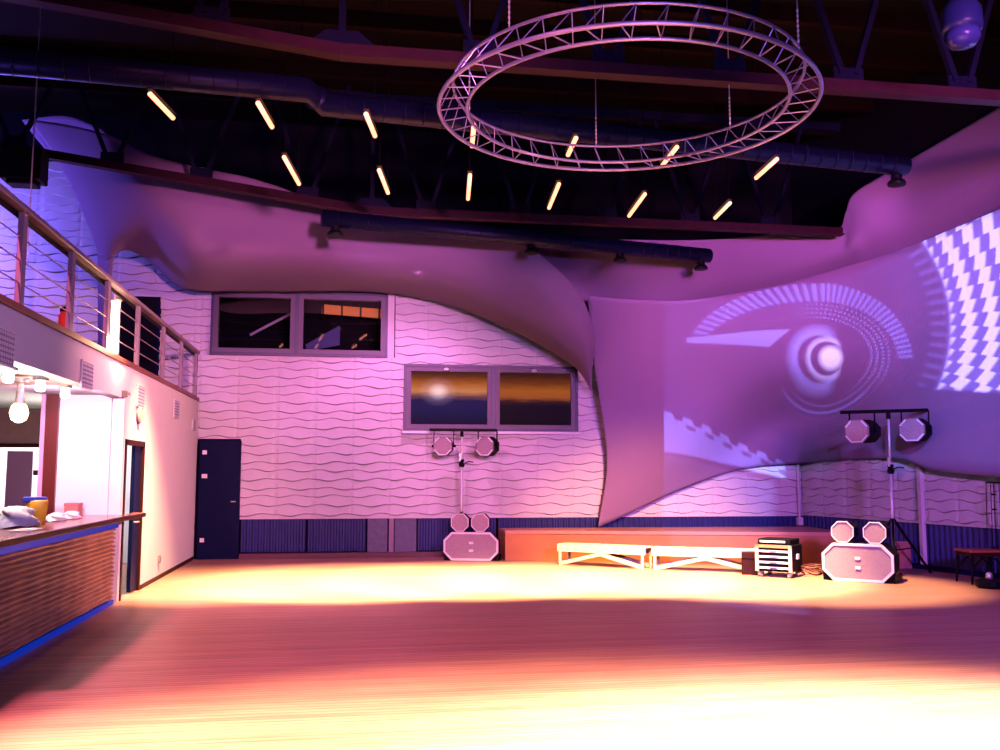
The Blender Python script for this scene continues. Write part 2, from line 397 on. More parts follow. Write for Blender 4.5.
# windows
def rect_frame(x0, x1, z0, z1, w): return [(x0, z0), (x1, z0), (x1, z1), (x0, z1)], [(x0 + w, z0 + w), (x1 - w, z0 + w), (x1 - w, z1 - w), (x0 + w, z1 - w)]
def window(idx, W, mfr, ymid, split, label):
    x0, x1, z0, z1 = W; y = by((x0 + x1) / 2)
    o, i = rect_frame(x0, x1, z0, z1, .05)
    w = struct(MB().frame(o, i, y - .10, y + .12).build('window_%d' % idx, mfr), label)
    for a, b_ in ((x0 + .05, split - .04), (split + .04, x1 - .05)):
        oo, ii = rect_frame(a, b_, z0 + .05, z1 - .05, .085)
        sash = MB().frame(oo, ii, y - .07, y + .08).build('sash', M_framelight, w)
    MB().box(split - .04, split + .04, y - .085, y + .1, z0 + .05, z1 - .05).build('mullion', mfr, w)
    return w, y
def glass_mat():
    m = bpy.data.materials.new('window_glass'); m.use_nodes = True; nt = m.node_tree; nt.nodes.remove(nt.nodes['Principled BSDF'])
    g = nt.nodes.new('ShaderNodeBsdfGlossy'); g.inputs['Roughness'].default_value = .02
    t = nt.nodes.new('ShaderNodeBsdfTransparent'); t.inputs['Color'].default_value = (.8, .8, .85, 1)
    mx = nt.nodes.new('ShaderNodeMixShader'); mx.inputs[0].default_value = .10
    nt.links.new(t.outputs[0], mx.inputs[1]); nt.links.new(g.outputs[0], mx.inputs[2]); nt.links.new(mx.outputs[0], nt.nodes['Material Output'].inputs[0])
    return m
M_glass = glass_mat()
w1, y1 = window(1, W1, M_screenfr, 0, -.98, 'upper dark two-pane window of the back wall')
for a, b_ in ((W1[0] + .13, -1.1), (-.85, W1[1] - .13)):
    MB().box(a, b_, y1 + .01, y1 + .02, W1[2] + .13, W1[3] - .13).build('pane', M_glass, w1)
# control room behind the upper window; strip and rail in it are added reflections
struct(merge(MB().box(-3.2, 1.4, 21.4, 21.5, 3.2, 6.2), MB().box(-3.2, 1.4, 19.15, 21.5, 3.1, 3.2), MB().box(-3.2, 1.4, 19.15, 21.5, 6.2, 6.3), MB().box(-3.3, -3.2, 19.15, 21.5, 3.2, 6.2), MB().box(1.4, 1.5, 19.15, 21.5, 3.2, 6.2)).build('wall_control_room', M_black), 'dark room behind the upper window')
lamp = thing('reflection_strip', 'glowing orange strip added as the reflection in the right pane of the upper window', 'lamp', (0, 0, 0))  # glow added to stand for an orange reflection, no lamp there
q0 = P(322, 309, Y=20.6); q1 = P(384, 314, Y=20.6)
MB().bar(q0, q1, .1, .19).build('diffuser', mat('orange_reflection', (.8, .25, .05), .5, emit=(1, .20, .03), es=.75), lamp)
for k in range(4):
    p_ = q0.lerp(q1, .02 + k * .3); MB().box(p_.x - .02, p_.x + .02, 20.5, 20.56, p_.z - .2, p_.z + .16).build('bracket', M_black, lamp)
rl = thing('reflected_rail', 'pale sloping rail added as a reflection in the upper window', 'railing')  # added rail and blue panel, standing for a railing mirrored in the glass
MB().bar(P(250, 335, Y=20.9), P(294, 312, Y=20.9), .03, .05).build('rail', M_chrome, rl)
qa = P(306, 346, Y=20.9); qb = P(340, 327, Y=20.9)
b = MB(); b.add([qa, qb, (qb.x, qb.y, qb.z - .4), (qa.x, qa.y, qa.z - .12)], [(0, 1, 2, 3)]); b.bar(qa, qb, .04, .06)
b.build('side_panel', mat('blue_reflection', (.15, .2, .6), .4), rl)
struct(MB().box(W1[1], W1[1] + .13, y1 - .05, y1 + .03, W1[2] - .02, W1[3] + .05).build('trim_21', M_plaster), 'plain white margin right of the upper window')

def sunset(kind):
    m = bpy.data.materials.new('sunset_screen_' + kind); m.use_nodes = True; nt = m.node_tree; b = nt.nodes['Principled BSDF']
    tc = nt.nodes.new('ShaderNodeTexCoord'); sp = nt.nodes.new('ShaderNodeSeparateXYZ'); nt.links.new(tc.outputs['Generated'], sp.inputs[0])
    n = nt.nodes.new('ShaderNodeTexNoise'); mp = nt.nodes.new('ShaderNodeMapping'); mp.inputs['Scale'].default_value = (2.2, 1, 14)
    n.inputs['Scale'].default_value = 2; nt.links.new(tc.outputs['Generated'], mp.inputs[0]); nt.links.new(mp.outputs[0], n.inputs['Vector'])
    ad = nt.nodes.new('ShaderNodeMath'); ad.operation = 'MULTIPLY_ADD'; ad.inputs[1].default_value = .10; nt.links.new(n.outputs['Fac'], ad.inputs[0]); nt.links.new(sp.outputs['Z'], ad.inputs[2])
    cr = nt.nodes.new('ShaderNodeValToRGB'); els = cr.color_ramp.elements
    if kind == 'sun': st = [(.0, (4, 6, 34)), (.3, (16, 24, 80)), (.50, (26, 26, 84)), (.58, (120, 70, 80)), (.68, (225, 140, 90)), (.82, (190, 100, 30)), (.93, (130, 60, 10)), (1, (80, 40, 10))]
    else: st = [(.0, (3, 3, 14)), (.42, (6, 6, 28)), (.50, (60, 25, 30)), (.58, (170, 85, 40)), (.70, (180, 95, 30)), (.85, (120, 55, 12)), (1, (60, 25, 8))]
    els[0].position = st[0][0]; els[0].color = (*lin(st[0][1]), 1); els[1].position = st[-1][0]; els[1].color = (*lin(st[-1][1]), 1)
    for p_, c in st[1:-1]:
        e = els.new(p_); e.color = (*lin(c), 1)
    nt.links.new(ad.outputs[0], cr.inputs[0])
    out = cr.outputs[0]
    if kind == 'sun':
        cx = nt.nodes.new('ShaderNodeCombineXYZ')
        d = nt.nodes.new('ShaderNodeVectorMath'); d.operation = 'DISTANCE'; d.inputs[1].default_value = (.36, 0, .56)
        sx = nt.nodes.new('ShaderNodeMath'); sx.operation = 'MULTIPLY'; sx.inputs[1].default_value = .62
        nt.links.new(sp.outputs['Z'], sx.inputs[0]); nt.links.new(sp.outputs['X'], cx.inputs['X'])
        sz = nt.nodes.new('ShaderNodeMath'); sz.operation = 'MULTIPLY'; sz.inputs[1].default_value = .9
        nt.links.new(sp.outputs['Z'], sz.inputs[0]); nt.links.new(sz.outputs[0], cx.inputs['Z']); nt.links.new(cx.outputs[0], d.inputs[0])
        g = nt.nodes.new('ShaderNodeValToRGB'); g.color_ramp.elements[0].position = .03; g.color_ramp.elements[1].position = .26
        g.color_ramp.elements[0].color = (.75, .6, .75, 1); g.color_ramp.elements[1].color = (0, 0, 0, 1); e = g.color_ramp.elements.new(.15); e.color = (.10, .07, .12, 1)
        nt.links.new(d.outputs['Value'], g.inputs[0])
        a2 = nt.nodes.new('ShaderNodeVectorMath'); a2.operation = 'ADD'; nt.links.new(out, a2.inputs[0]); nt.links.new(g.outputs[0], a2.inputs[1]); out = a2.outputs[0]
    b.inputs['Base Color'].default_value = (.004, .004, .004, 1); b.inputs['Roughness'].default_value = .5; b.inputs['Specular IOR Level'].default_value = .05
    nt.links.new(out, b.inputs['Emission Color']); b.inputs['Emission Strength'].default_value = .75
    return m
w2, y2 = window(2, W2, M_screenfr, 0, 2.90, 'lower two-part window frame showing a sunset over the sea')
o = MB().box(W2[0] + .13, 2.78, y2 + .0, y2 + .02, W2[2] + .13, W2[3] - .13).build('screen', sunset('sun'), w2); o['label'] = 'left screen with low sun glinting on the sea'
o = MB().box(3.03, W2[1] - .13, y2 + .0, y2 + .02, W2[2] + .13, W2[3] - .13).build('screen', sunset('dusk'), w2); o['label'] = 'right screen with orange sky over dark sea'
for xx in (1.95, 3.72):
    MB().lathe([(.015, .0), (.05, -.02), (.06, -.06), (.03, -.07)], (xx, y2 - .09, W2[3] - .06)).build('picture_light', M_rim, w2)
struct(MB().box(W2[0] - .04, W2[1] + .04, y2 - .14, y2 + .05, W2[2] - .05, W2[2]).build('window_sill', M_rim), 'white sill under the sunset window')
bpy.data.objects['window_sill'].parent = w2

# ------------------------------------------------------------------ balcony railing
rail = thing('balcony_railing', 'grey metal balcony railing with cable infill above the white wall', 'railing', (LX, 5, 3.05))
def loc(p, base): return (p[0] - base[0], p[1] - base[1], p[2] - base[2])
rb = (LX, 5, 3.05)
posts = [5.55, 7.15, 8.72, 10.24, 11.75, 13.45, 15.3, 16.95, 18.6]
for y in posts:
    MB().box(-.05, -.0, y - 5 - .055, y - 5 + .055, 0, .85).build('post', M_rail, rail, bevel=.004)
MB().box(-.075, .03, 0, 13.7, .83, .88).build('top_rail', M_rail, rail, bevel=.01)
MB().box(-.07, -.06, 0, 13.7, .78, .83).build('rail_underside', M_black, rail)
for z in (.2, .4, .6):
    MB().tube([(-.02, 0, z), (-.02, 13.65, z)], .007, 6).build('cable', M_rail, rail)
# balcony fluorescent tube
t = thing('tube_light', 'bright upright fluorescent tube on the balcony behind the railing', 'lamp', (P(114, 340, X=-2.98).x - .08, P(114, 340, X=-2.98).y, 3.05))
MB().tube([(0.08, 0, .12), (.08, 0, .80)], .05, 12).build('glowing_tube', M_fluo, t)
MB().lathe([(.07, .78), (.09, .80), (.09, .86), (.03, .88)], (.08, 0, 0)).build('cap', M_alu, t)
MB().box(.03, .13, .03, .09, 0, .86).build('backplate', M_alu, t)
l = thing('lantern', 'small red lantern on the balcony edge behind the railing', 'lantern', (LX - .12, 10.45, 3.05))
MB().lathe([(.05, 0), (.07, .03), (.07, .2), (.05, .24)], n=14).build('glass_body', M_red, l)
MB().lathe([(.055, .24), (.06, .27), (.02, .3)], n=14).build('cap', M_black, l)
MB().lathe([(.08, 0), (.10, .03), (.07, .08), (.02, .1)], (LX - .2, 10.0, 3.05), 14).build('ashtray', M_brown)
tag(bpy.data.objects['ashtray'], 'small low brown bowl on the balcony floor left of the red lantern', 'bowl')

# ------------------------------------------------------------------ bar
bar = thing('bar_counter', 'long bar counter with ribbed brown front and dark varnished top', 'bar counter', (-2.9, 12.4, 0))
def B(x0, x1, y0, y1, z0, z1): return MB().box(x0 + 2.9, x1 + 2.9, y0 - 12.4, y1 - 12.4, z0, z1)
pl_ = [(-3.45, 2), (-2.64, 2), (-2.64, 13.42), (-2.785, 13.42), (-2.785, 12.7), (-3.45, 12.7)]
vs = [(a + 2.9, b_ - 12.4, z) for z in (1.035, 1.09) for a, b_ in pl_]
o = MB().add(vs, [tuple(range(6))[::-1], tuple(range(6, 12))] + [(i, (i + 1) % 6, (i + 1) % 6 + 6, i + 6) for i in range(6)]).build('countertop', M_top, bar, bevel=.01)
B(-2.66, -2.62, 2, 13.44, 1.03, 1.085).build('counter_edge', M_dbrown, bar, bevel=.01)
B(-2.86, -2.785, 2, 12.62, .935, 1.005).build('light_strip', M_bluestrip, bar)
B(-3.4, -2.9, 2, 12.7, .0, 1.0).build('carcass', M_dbrown, bar)
B(-2.84, -2.80, 2, 12.6, 0, .05).build('kick_strip', M_bluestrip, bar)
vs = []; fs = []; ny = 420; nzr = 17; pz = .88 / nzr; sub = 6
prof = [(k / sub) for k in range(sub)]
for i in range(ny + 1):
    y = 2 + (12.62 - 2) * i / ny
    for r in range(nzr):
        bow = .006 * math.sin(y * 3 + r * 1.3) + .006 * math.sin(y * 7.3 + r * 2.9)
        for tt in prof: vs.append((.045 + bow * math.sin(PI * tt) + .042 * math.sin(PI * tt) ** .7, y - 12.4, .055 + r * pz + tt * pz))
nn = nzr * sub
for i in range(ny):
    for k in range(nn - 1): fs.append((i * nn + k, (i + 1) * nn + k, (i + 1) * nn + k + 1, i * nn + k + 1))
MB().add(vs, fs).build('ribbed_front', M_stone, bar, smooth=True)
# things on the bar
c = thing('cup', 'yellow plastic tub with blue rim standing on the bar', 'tub', (P(36, 524, Z=1.09).x, P(36, 524, Z=1.09).y, 1.09))
c.scale = (1.25, 1.25, 1.35)
MB().lathe([(.055, 0), (.07, .02), (.085, .17), (.08, .18)], n=18).build('body', M_yellow, c, smooth=True)
MB().lathe([(.088, .165), (.092, .175), (.092, .20), (.08, .205)], (-.02, .01, 0), 18).build('rim', M_cblue, c)
b = MB(); 
vs = []; fs = []; nU, nV = 16, 10
for j in range(nV + 1):
    for i in range(nU):
        a = 2 * PI * i / nU; ph = PI / 2 * j / nV
        r = (.15 + .03 * math.sin(3 * a + j)) * math.cos(ph) ** .7 if j < nV else .001
        vs.append((r * math.cos(a), r * 2.2 * math.sin(a), .12 * math.sin(ph) + .008 * math.sin(5 * a + j)))
for j in range(nV):
    for i in range(nU): fs.append((j * nU + i, j * nU + (i + 1) % nU, (j + 1) * nU + (i + 1) % nU, (j + 1) * nU + i))
o = MB().add(vs, fs).build('plastic_bag', M_paper, None, True); o.location = (P(15, 527, Z=1.09).x, P(15, 527, Z=1.09).y, 1.104); o.scale = (1.2, 1, 1.5); tag(o, 'crumpled white bag on the bar left of the yellow tub', 'bag')
for k, (px, yy, s, lab) in enumerate(((P(56, 521, Z=1.09).x, P(56, 521, Z=1.09).y, .6, 'smaller white crumpled napkin on the bar nearest the yellow tub'), (P(71, 519, Z=1.09).x, P(71, 519, Z=1.09).y, .6, 'white crumpled napkin on the bar beside the small brown card box'))):
    q = MB().add([(v[0] * s, v[1] * s, v[2] * s * 1.1) for v in vs], fs).build('napkin', M_paper, None, True); q.location = (px, yy, 1.098); tag(q, lab, 'napkin')
o = MB().box(-.08, .08, -.1, .1, 0, .15).box(-.085, .085, -.105, .105, .12, .155).build('card_box', M_pinkbox, None, bevel=.005); o.location = (P(73, 515.5, Z=1.09).x, P(73, 515.5, Z=1.09).y, 1.09); tag(o, 'small red-brown card box at the far end of the bar', 'box')
o = MB().box(-.07, .12, -.22, .22, 0, .006).build('paper_sheet', M_paper); o.location = (P(24, 530, Z=1.09).x, P(24, 530, Z=1.09).y, 1.091); tag(o, 'flat white paper lying at the bar edge in front of the yellow tub', 'paper')

# downlights and pendant
dl = [(7, 370), (38, 378), (65, 387), (91, 394)]
for k, (px, py) in enumerate(dl):
    p_ = P(px, py, Z=2.5)
    t = thing('downlight', ['white cylinder downlight over the bar, nearest the left edge', 'white cylinder downlight over the bar, second from the left edge', 'white cylinder downlight over the bar, just right of the brown post', 'white cylinder downlight over the bar, last before the white wall corner'][k], 'lamp', (-3.1, p_.y - .1, 2.6), 0, 'downlights under the bar ceiling')
    MB().lathe([(.075, 0), (.075, -.045), (.05, -.05)], n=18).build('base', M_white, t)
    MB().lathe([(.04, -.05), (.05, -.11), (.045, -.15), (.02, -.16)], n=18).build('bulb', M_bulbw, t, True)
t = thing('pendant_lamp', 'glowing orange bulb lamp hanging over the left end of the bar', 'lamp', (-3.28, 10.3, 2.57))
MB().lathe([(.08, 0), (.08, -.04), (.04, -.05)], n=18).build('canopy', M_alu, t)
MB().lathe([(.03, -.05), (.04, -.2), (.05, -.26)], n=14).build('neck', M_alu, t)
MB().lathe([(.03, -.24), (.07, -.28), (.09, -.35), (.07, -.42), (.02, -.45)], n=20).build('bulb', M_bulb, t, True)

# vents on fascia and wall
for k, (y, z, lab) in enumerate(((8.3, 2.64, 'square perforated vent on the fascia at the left edge of the photo'), (10.85, 2.665, 'square perforated vent on the fascia above the bar, right of the downlights'), (13.6, 2.66, 'square perforated vent above the side door'), (16.4, 2.67, 'square perforated vent nearest the back wall, mid white wall'), (18.3, 2.5, 'small perforated vent in the corner at the back wall'))):
    s = .14 if k < 4 else .1
    t = thing('wall_vent', lab, 'vent', (LX, y, z), 0, 'perforated vents on the left wall')
    fr = MB().box(0, .025, -s * 1.6, s * 1.6, -s * 1.1, s * 1.1).build('frame', M_plaster, t, bevel=.004)
    MB().box(.02, .03, -s * 1.45, s * 1.45, -s * .95, s * .95).build('perforated_plate', M_vent, t)
o = MB().lathe([(.11, 0), (.12, .03), (.1, .05)], n=24).build('wall_disc', mat('pink_disc', (.7, .45, .45), .6)); o.location = (LX, 13.55, 2.40); o.rotation_euler = (0, PI / 2, 0); tag(o, 'round pink disc on the wall below the vent above the side door', 'disc')
o = MB().box(0, .03, -.05, .05, -.06, .06).box(.03, .04, -.03, .03, -.03, .03).build('wall_socket', M_socket, None, bevel=.003); o.location = (LX, 15.4, .3); tag(o, 'small grey socket low on the white left wall', 'socket')
o = MB().box(0, .05, -.06, .06, -.04, .04).box(.05, .09, -.02, .02, -.02, .02).build('wall_sensor', M_socket, None, bevel=.003); o.location = (LX, 12.62, 2.56 + .05); tag(o, 'tiny grey sensor at the lower corner of the fascia', 'sensor')

# ------------------------------------------------------------------ ring truss
RC = Vector((2.545, 8.33, 0)); RO = 1.75; RI = 1.485; RZ = 5.0
ring = thing('circular_truss', 'round aluminium lattice truss hanging over the dance floor', 'truss', (RC.x, RC.y, RZ))
def circ(r, z, n=96): return [(r * math.cos(2 * PI * k / n), r * math.sin(2 * PI * k / n), z) for k in range(n)]
MB().tube(circ(RO, 0), .020, 8, True).build('outer_chord', M_ring, ring, True)
MB().tube(circ(RI, 0), .017, 8, True).build('inner_chord', M_ring, ring, True)
MB().tube(circ((RO + RI) / 2, .225), .014, 8, True).build('upper_chord', M_ring, ring, True)
NB = 40; rm = (RO + RI) / 2
def cp(r, z, k): a = 2 * PI * k / NB; return (r * math.cos(a), r * math.sin(a), z)
for k in range(NB):
    b = MB(); b.tube([cp(RO, 0, k), cp(RI, 0, k + .35)], .006, 6); b.tube([cp(RO, 0, k), cp(rm, .225, k + .5)], .005, 6); b.tube([cp(RI, 0, k + .35), cp(rm, .225, k + .5)], .005, 6)
    b.build('brace', M_ring, ring)
def chain(name_lab, x, y, z0, z1, thick=.006, links=.35):
    t = thing('hanging_wire', name_lab, 'wire', (x, y, z0), 0, 'wires holding the ring and roof rigging')
    MB().tube([(0, 0, 0), (0, 0, z1 - z0)], thick, 6).build('wire', M_alu, t)
    b = MB(); n = int(links / .045)
    for k in range(n): b.lathe([(.004, 0), (.010, .012), (.010, .026), (.004, .036)], (0, 0, .02 + k * .045), 8)
    b.build('chain', M_alu, t)
    return t
def ringpt(ang): return RC.x + rm * math.cos(ang), RC.y + rm * math.sin(ang)
for ang, lab in ((PI * 1.21, 'wire at the left front of the circular truss'), (PI * 1.77, 'wire at the right front of the circular truss'), (PI * .82, 'wire at the left rear of the circular truss'), (PI * .47, 'wire at the far middle of the circular truss'), (PI * .17, 'wire at the right rear of the circular truss')):
    x, y = ringpt(ang); chain(lab, x, y, RZ + .24, 8.6)
pl = P(31, 190, Y=11)
chain('long thin wire hanging in front of the balcony at the left', pl.x, pl.y, 3.9, 8.6, .007, 0.2)

# ------------------------------------------------------------------ roof trusses
def roof_truss(Y, zc, lab, bend, gx, xr, sl, depthz=1.9, w=.16):
    t = thing('roof_truss', lab, 'roof truss', (bend, Y, zc), 0, 'dark steel roof trusses')
    xl = -9.5
    def zb(x): return (bend - x) * sl if x < bend else 0.0
    b = MB()
    pts = [xl, bend, xr]
    for a, c_ in ((xl, bend), (bend, xr)):
        pa = (a - bend, 0, zb(a)); pc = (c_ - bend, 0, zb(c_))
        b.bar(pa, pc, w, .022); 
        for sy in (-.025, .025): b.bar((pa[0], sy, pa[2] + .07), (pc[0], sy, pc[2] + .07), .018, .12)
    b.build('bottom_chord', M_chord, t)
    b = MB()
    b.bar((xl - bend, 0, depthz + .5), (0, 0, depthz), .16, .14); b.bar((0, 0, depthz), (xr - bend, 0, depthz), .16, .14)
    b.build('top_chord', M_steel, t)
    for g in gx:
        z = zb(g); x = g - bend
        MB().box(x - .17, x + .17, -.015, .015, z + .05, z + .27).build('gusset_plate', M_steel, t)
        for d in (-1, 1):
            MB().bar((x + .08 * d, 0, z + .2), (x + .62 * d, 0, depthz + (0 if g > bend else .2)), .07, .06).build('diagonal', M_steel, t)
    MB().add([(-.42, -.02, .05), (.42, -.02, .05), (.16, -.02, .27), (-.16, -.02, .27), (-.42, .02, .05), (.42, .02, .05), (.16, .02, .27), (-.16, .02, .27)], [(0, 1, 2, 3), (7, 6, 5, 4), (0, 4, 5, 1), (1, 5, 6, 2), (2, 6, 7, 3), (3, 7, 4, 0)]).build('splice_plate', M_steel, t)
    MB().bar((0, 0, .2), (0, 0, depthz), .07, .05, (0, 1, 0)).build('vertical_strut', M_steel, t)
    return t
M_chord = mat('red_bounce_steel', (.034, .010, .018), .5, noise=.3)  # red floor bounce on the chord is put into the steel colour
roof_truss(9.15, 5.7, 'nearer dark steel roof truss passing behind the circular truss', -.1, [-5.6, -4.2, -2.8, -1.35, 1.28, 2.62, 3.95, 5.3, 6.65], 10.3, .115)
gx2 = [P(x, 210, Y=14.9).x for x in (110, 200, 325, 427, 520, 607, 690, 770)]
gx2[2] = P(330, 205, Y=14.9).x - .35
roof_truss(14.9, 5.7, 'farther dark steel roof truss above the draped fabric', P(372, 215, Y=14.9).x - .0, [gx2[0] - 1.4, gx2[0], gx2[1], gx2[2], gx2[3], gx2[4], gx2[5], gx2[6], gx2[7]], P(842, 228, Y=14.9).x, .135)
# purlins
for k, y in enumerate((6.8, 8.0, 10.4, 11.6, 12.8, 14.0, 15.9, 17.2)):
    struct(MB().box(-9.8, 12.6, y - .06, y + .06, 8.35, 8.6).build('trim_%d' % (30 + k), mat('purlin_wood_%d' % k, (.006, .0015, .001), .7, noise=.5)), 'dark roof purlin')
# black box on left end of far truss
q = P(24, 170, Y=14.4)
o = MB().box(-.28, .28, -.2, .2, -.18, .3).box(-.2, .2, -.15, .15, -.24, -.18).build('junction_box', M_black, None, bevel=.02); o.location = q; tag(o, 'black box hanging on the left end of the farther roof truss', 'box')

# ducts
def duct(lab, pts, r, diff, elbow=None):
    t = thing('air_duct', lab, 'air duct', pts[0])
    p0 = Vector(pts[0]); L_ = [Vector(p) - p0 for p in pts]
    b = MB(); b.tube(L_, r, 20)
    for a, c_ in zip(L_[:-1], L_[1:]):
        n = max(2, int((c_ - a).length / .22)); d = (c_ - a).normalized()
        for k in range(1, n): p_ = a.lerp(c_, k / n); b.tube([p_ - d * .008, p_ + d * .008], r + .004, 20)
    b.build('pipe', M_duct, t, True)
    for d in diff:
        v = Vector(d) - p0
        MB().lathe([(.07, 0), (.07, -.08), (.10, -.10), (.12, -.13), (.11, -.16), (.03, -.17)], (v.x, v.y, v.z - r + .03), 18).build('diffuser', M_black, t)
    return t
e0 = P(-40, 57, Z=5.6); e1 = P(308, 90, Z=5.6); e2 = P(322, 104, Z=5.57); e3 = P(905, 166, Z=5.6)
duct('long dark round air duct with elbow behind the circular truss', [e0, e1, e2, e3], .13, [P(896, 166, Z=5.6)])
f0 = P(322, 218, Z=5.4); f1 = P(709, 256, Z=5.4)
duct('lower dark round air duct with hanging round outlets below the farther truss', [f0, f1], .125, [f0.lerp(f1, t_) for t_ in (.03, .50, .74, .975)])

# heater / tube lamps
lampdata = [((150, 94), (173, 118), 'front row, first from left'), ((258, 103), (272, 127), 'front row, second from left'), ((366, 114), (375, 136), 'front row, third from left'),
    ((474, 125), (472, 146), 'front row, fourth, overlapping the left of the circular truss'), ((576, 138), (568, 155), 'front row, fifth, seen against the far side of the circular truss'), ((677, 147), (662, 166), 'front row, sixth, below the right part of the circular truss'),
    ((777, 159), (756, 178), 'front row, last on the right'), ((284, 157), (299, 184), 'rear row, first from left'), ((379, 170), (388, 193), 'rear row, second from left'),
    ((470, 175), (468, 199), 'rear row, third from left, hanging upright in the photo'), ((559, 184), (549, 208), 'rear row, fourth from left'), ((645, 194), (629, 216), 'rear row, fifth from left'), ((730, 203), (715, 218), 'rear row, last on the right')]
for a, b_, lab in lampdata:
    pa = P(*a, Z=5.3); pb = P(*b_, Z=5.3); d = (pb - pa); L_ = d.length
    t = thing('tube_heater', 'glowing orange-white tube lamp, ' + lab, 'lamp', pa, math.atan2(d.y, d.x), 'glowing tube lamps under the roof')
    MB().tube([(0, 0, 0), (L_, 0, 0)], .025, 12).build('glowing_tube', M_heat, t, True)
    MB().box(-.02, L_ + .02, -.03, .03, .045, .06).build('reflector', M_black, t)
    for s in ((.9,) if 'front' in lab else (.06, .94)): MB().tube([(L_ * s, 0, .055), (L_ * s, 0, (8.35 if 'rear' in lab else 8.35) - 5.3)], .006, 5).build('hanger', M_black, t)
# overhead dome
q = P(962, 26, Y=7.6)
t = thing('dome_lamp', 'blue-lit round dome lamp hanging in the top right corner', 'lamp', q)
MB().lathe([(.03, .26), (.13, .23), (.175, .14), (.18, .0), (.17, -.05)], n=24).build('shade', mat('blue_glass_shade', (.015, .02, .10), .35, spec=.2), t, True)
MB().lathe([(.15, -.04), (.155, -.12), (.11, -.19), (.02, -.21)], n=24).build('lens', mat('blue_lens', (.03, .035, .16), .3, spec=.2), t, True)
MB().tube([(0, 0, .25), (0, 0, 8.6 - q.z)], .015, 6).build('stem', M_black, t)

# ------------------------------------------------------------------ fabric
def cr_(p0, p1, p2, p3, t):
    return .5 * ((2 * p1) + (-p0 + p2) * t + (2 * p0 - 5 * p1 + 4 * p2 - p3) * t * t + (-p0 + 3 * p1 - 3 * p2 + p3) * t ** 3)
def interp(L_, t):
    n = len(L_) - 1; x = min(max(t * n, 0), n - 1e-6); i = int(x); f = x - i
    g = lambda k: L_[min(max(k, 0), n)]
    a = g(i - 1) if i > 0 else g(0) * 2 - g(1)
    d = g(i + 2) if i + 2 <= n else g(n) * 2 - g(n - 1)
    return cr_(a, g(i), g(i + 1), d, f)
def sheet(name, cols, nu, nv, parent, label=None):
    C_ = [[P(x, y, Y=Y) for (x, y, Y) in c] for c in cols]
    vs = []
    for i in range(nu + 1):
        for j in range(nv + 1):
            v = j / nv; row = [interp(c, v) for c in C_]
            vs.append(interp(row, i / nu) - FB)
    fs = [(i * (nv + 1) + j, (i + 1) * (nv + 1) + j, (i + 1) * (nv + 1) + j + 1, i * (nv + 1) + j + 1) for i in range(nu) for j in range(nv)]
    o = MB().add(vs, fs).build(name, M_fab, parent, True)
    s = o.modifiers.new('thickness', 'SOLIDIFY'); s.thickness = .012; s.offset = 0
    if label: o['label'] = label
    return o
FB = Vector((3.0, 16.5, 3.0))
fab = thing('stretch_fabric_drape', 'huge pale stretch fabric sculpture swooping under the roof and over the right wall', 'fabric drape', FB)
A = [
 [(28, 119, 17.3), (60, 165, 17.3), (88, 225, 17.4), (103, 268, 17.5)],
 [(68, 125, 16.9), (88, 170, 16.8), (104, 225, 16.9), (112, 257, 17.2)],
 [(108, 135, 16.4), (122, 180, 16.2), (128, 225, 16.5), (128, 250, 17.2)],
 [(150, 155, 16.2), (155, 195, 15.9), (156, 232, 16.4), (152, 263, 17.9)],
 [(200, 168, 16.1), (200, 210, 15.8), (195, 257, 16.2), (186, 290, 18.2)],
 [(250, 178, 16.1), (250, 218, 15.9), (250, 262, 16.3), (250, 292, 18.5)],
 [(298, 194, 16.1), (300, 228, 15.95), (300, 265, 16.4), (305, 292, 18.5)],
 [(350, 216, 16.1), (357, 245, 16.0), (360, 272, 16.5), (365, 292, 18.5)],
 [(420, 222, 16.1), (420, 250, 16.0), (418, 278, 16.6), (415, 297, 18.4)],
 [(480, 232, 16.0), (475, 262, 16.0), (465, 290, 16.6), (457, 308, 18.3)],
 [(522, 243, 15.9), (515, 275, 16.0), (507, 308, 16.7), (500, 325, 18.2)],
 [(558, 270, 15.8), (548, 298, 16.0), (541, 326, 16.8), (535, 342, 18.1)],
 [(582, 298, 16.1), (572, 322, 16.4), (566, 345, 17.1), (561, 358, 18.1)],
 [(593, 328, 16.7), (587, 348, 17.0), (583, 362, 17.5), (579, 371, 18.1)],
 [(595, 352, 17.3), (592, 366, 17.6), (592, 378, 17.9), (592, 392, 18.2)]]
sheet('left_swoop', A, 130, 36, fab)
Cc = [
 [(588, 296, 16.9), (592, 350, 17.6), (601, 408, 18.1), (607, 466, 18.3), (598, 527, 18.35)],
 [(640, 300, 16.7), (640, 350, 17.3), (640, 405, 17.9), (640, 465, 18.2), (628, 514, 18.45)],
 [(690, 300, 16.6), (692, 345, 17.1), (695, 395, 17.7), (695, 445, 18.1), (682, 489, 18.45)],
 [(770, 287, 16.2), (765, 330, 16.3), (764, 375, 16.9), (762, 425, 18.2), (742, 469, 18.4)],
 [(840, 268, 15.4), (832, 315, 15.7), (825, 365, 16.1), (817, 415, 17.3), (806, 463, 18.1)],
 [(905, 248, 14.4), (900, 300, 14.5), (895, 355, 14.8), (892, 410, 15.2), (890, 458, 15.5)],
 [(955, 228, 13.4), (950, 290, 13.5), (945, 350, 13.7), (938, 410, 14.0), (932, 470, 14.4)],
 [(1000, 209, 12.5), (1000, 275, 12.5), (1000, 345, 12.6), (1000, 410, 12.75), (1000, 477, 12.95)],
 [(1060, 180, 11.3), (1060, 260, 11.3), (1060, 340, 11.4), (1060, 410, 11.5), (1060, 476, 11.6)],
 [(1150, 130, 10.2), (1150, 220, 10.3), (1150, 320, 10.3), (1150, 400, 10.4), (1150, 470, 10.4)]]
sheet('projection_sheet', Cc, 130, 50, fab)
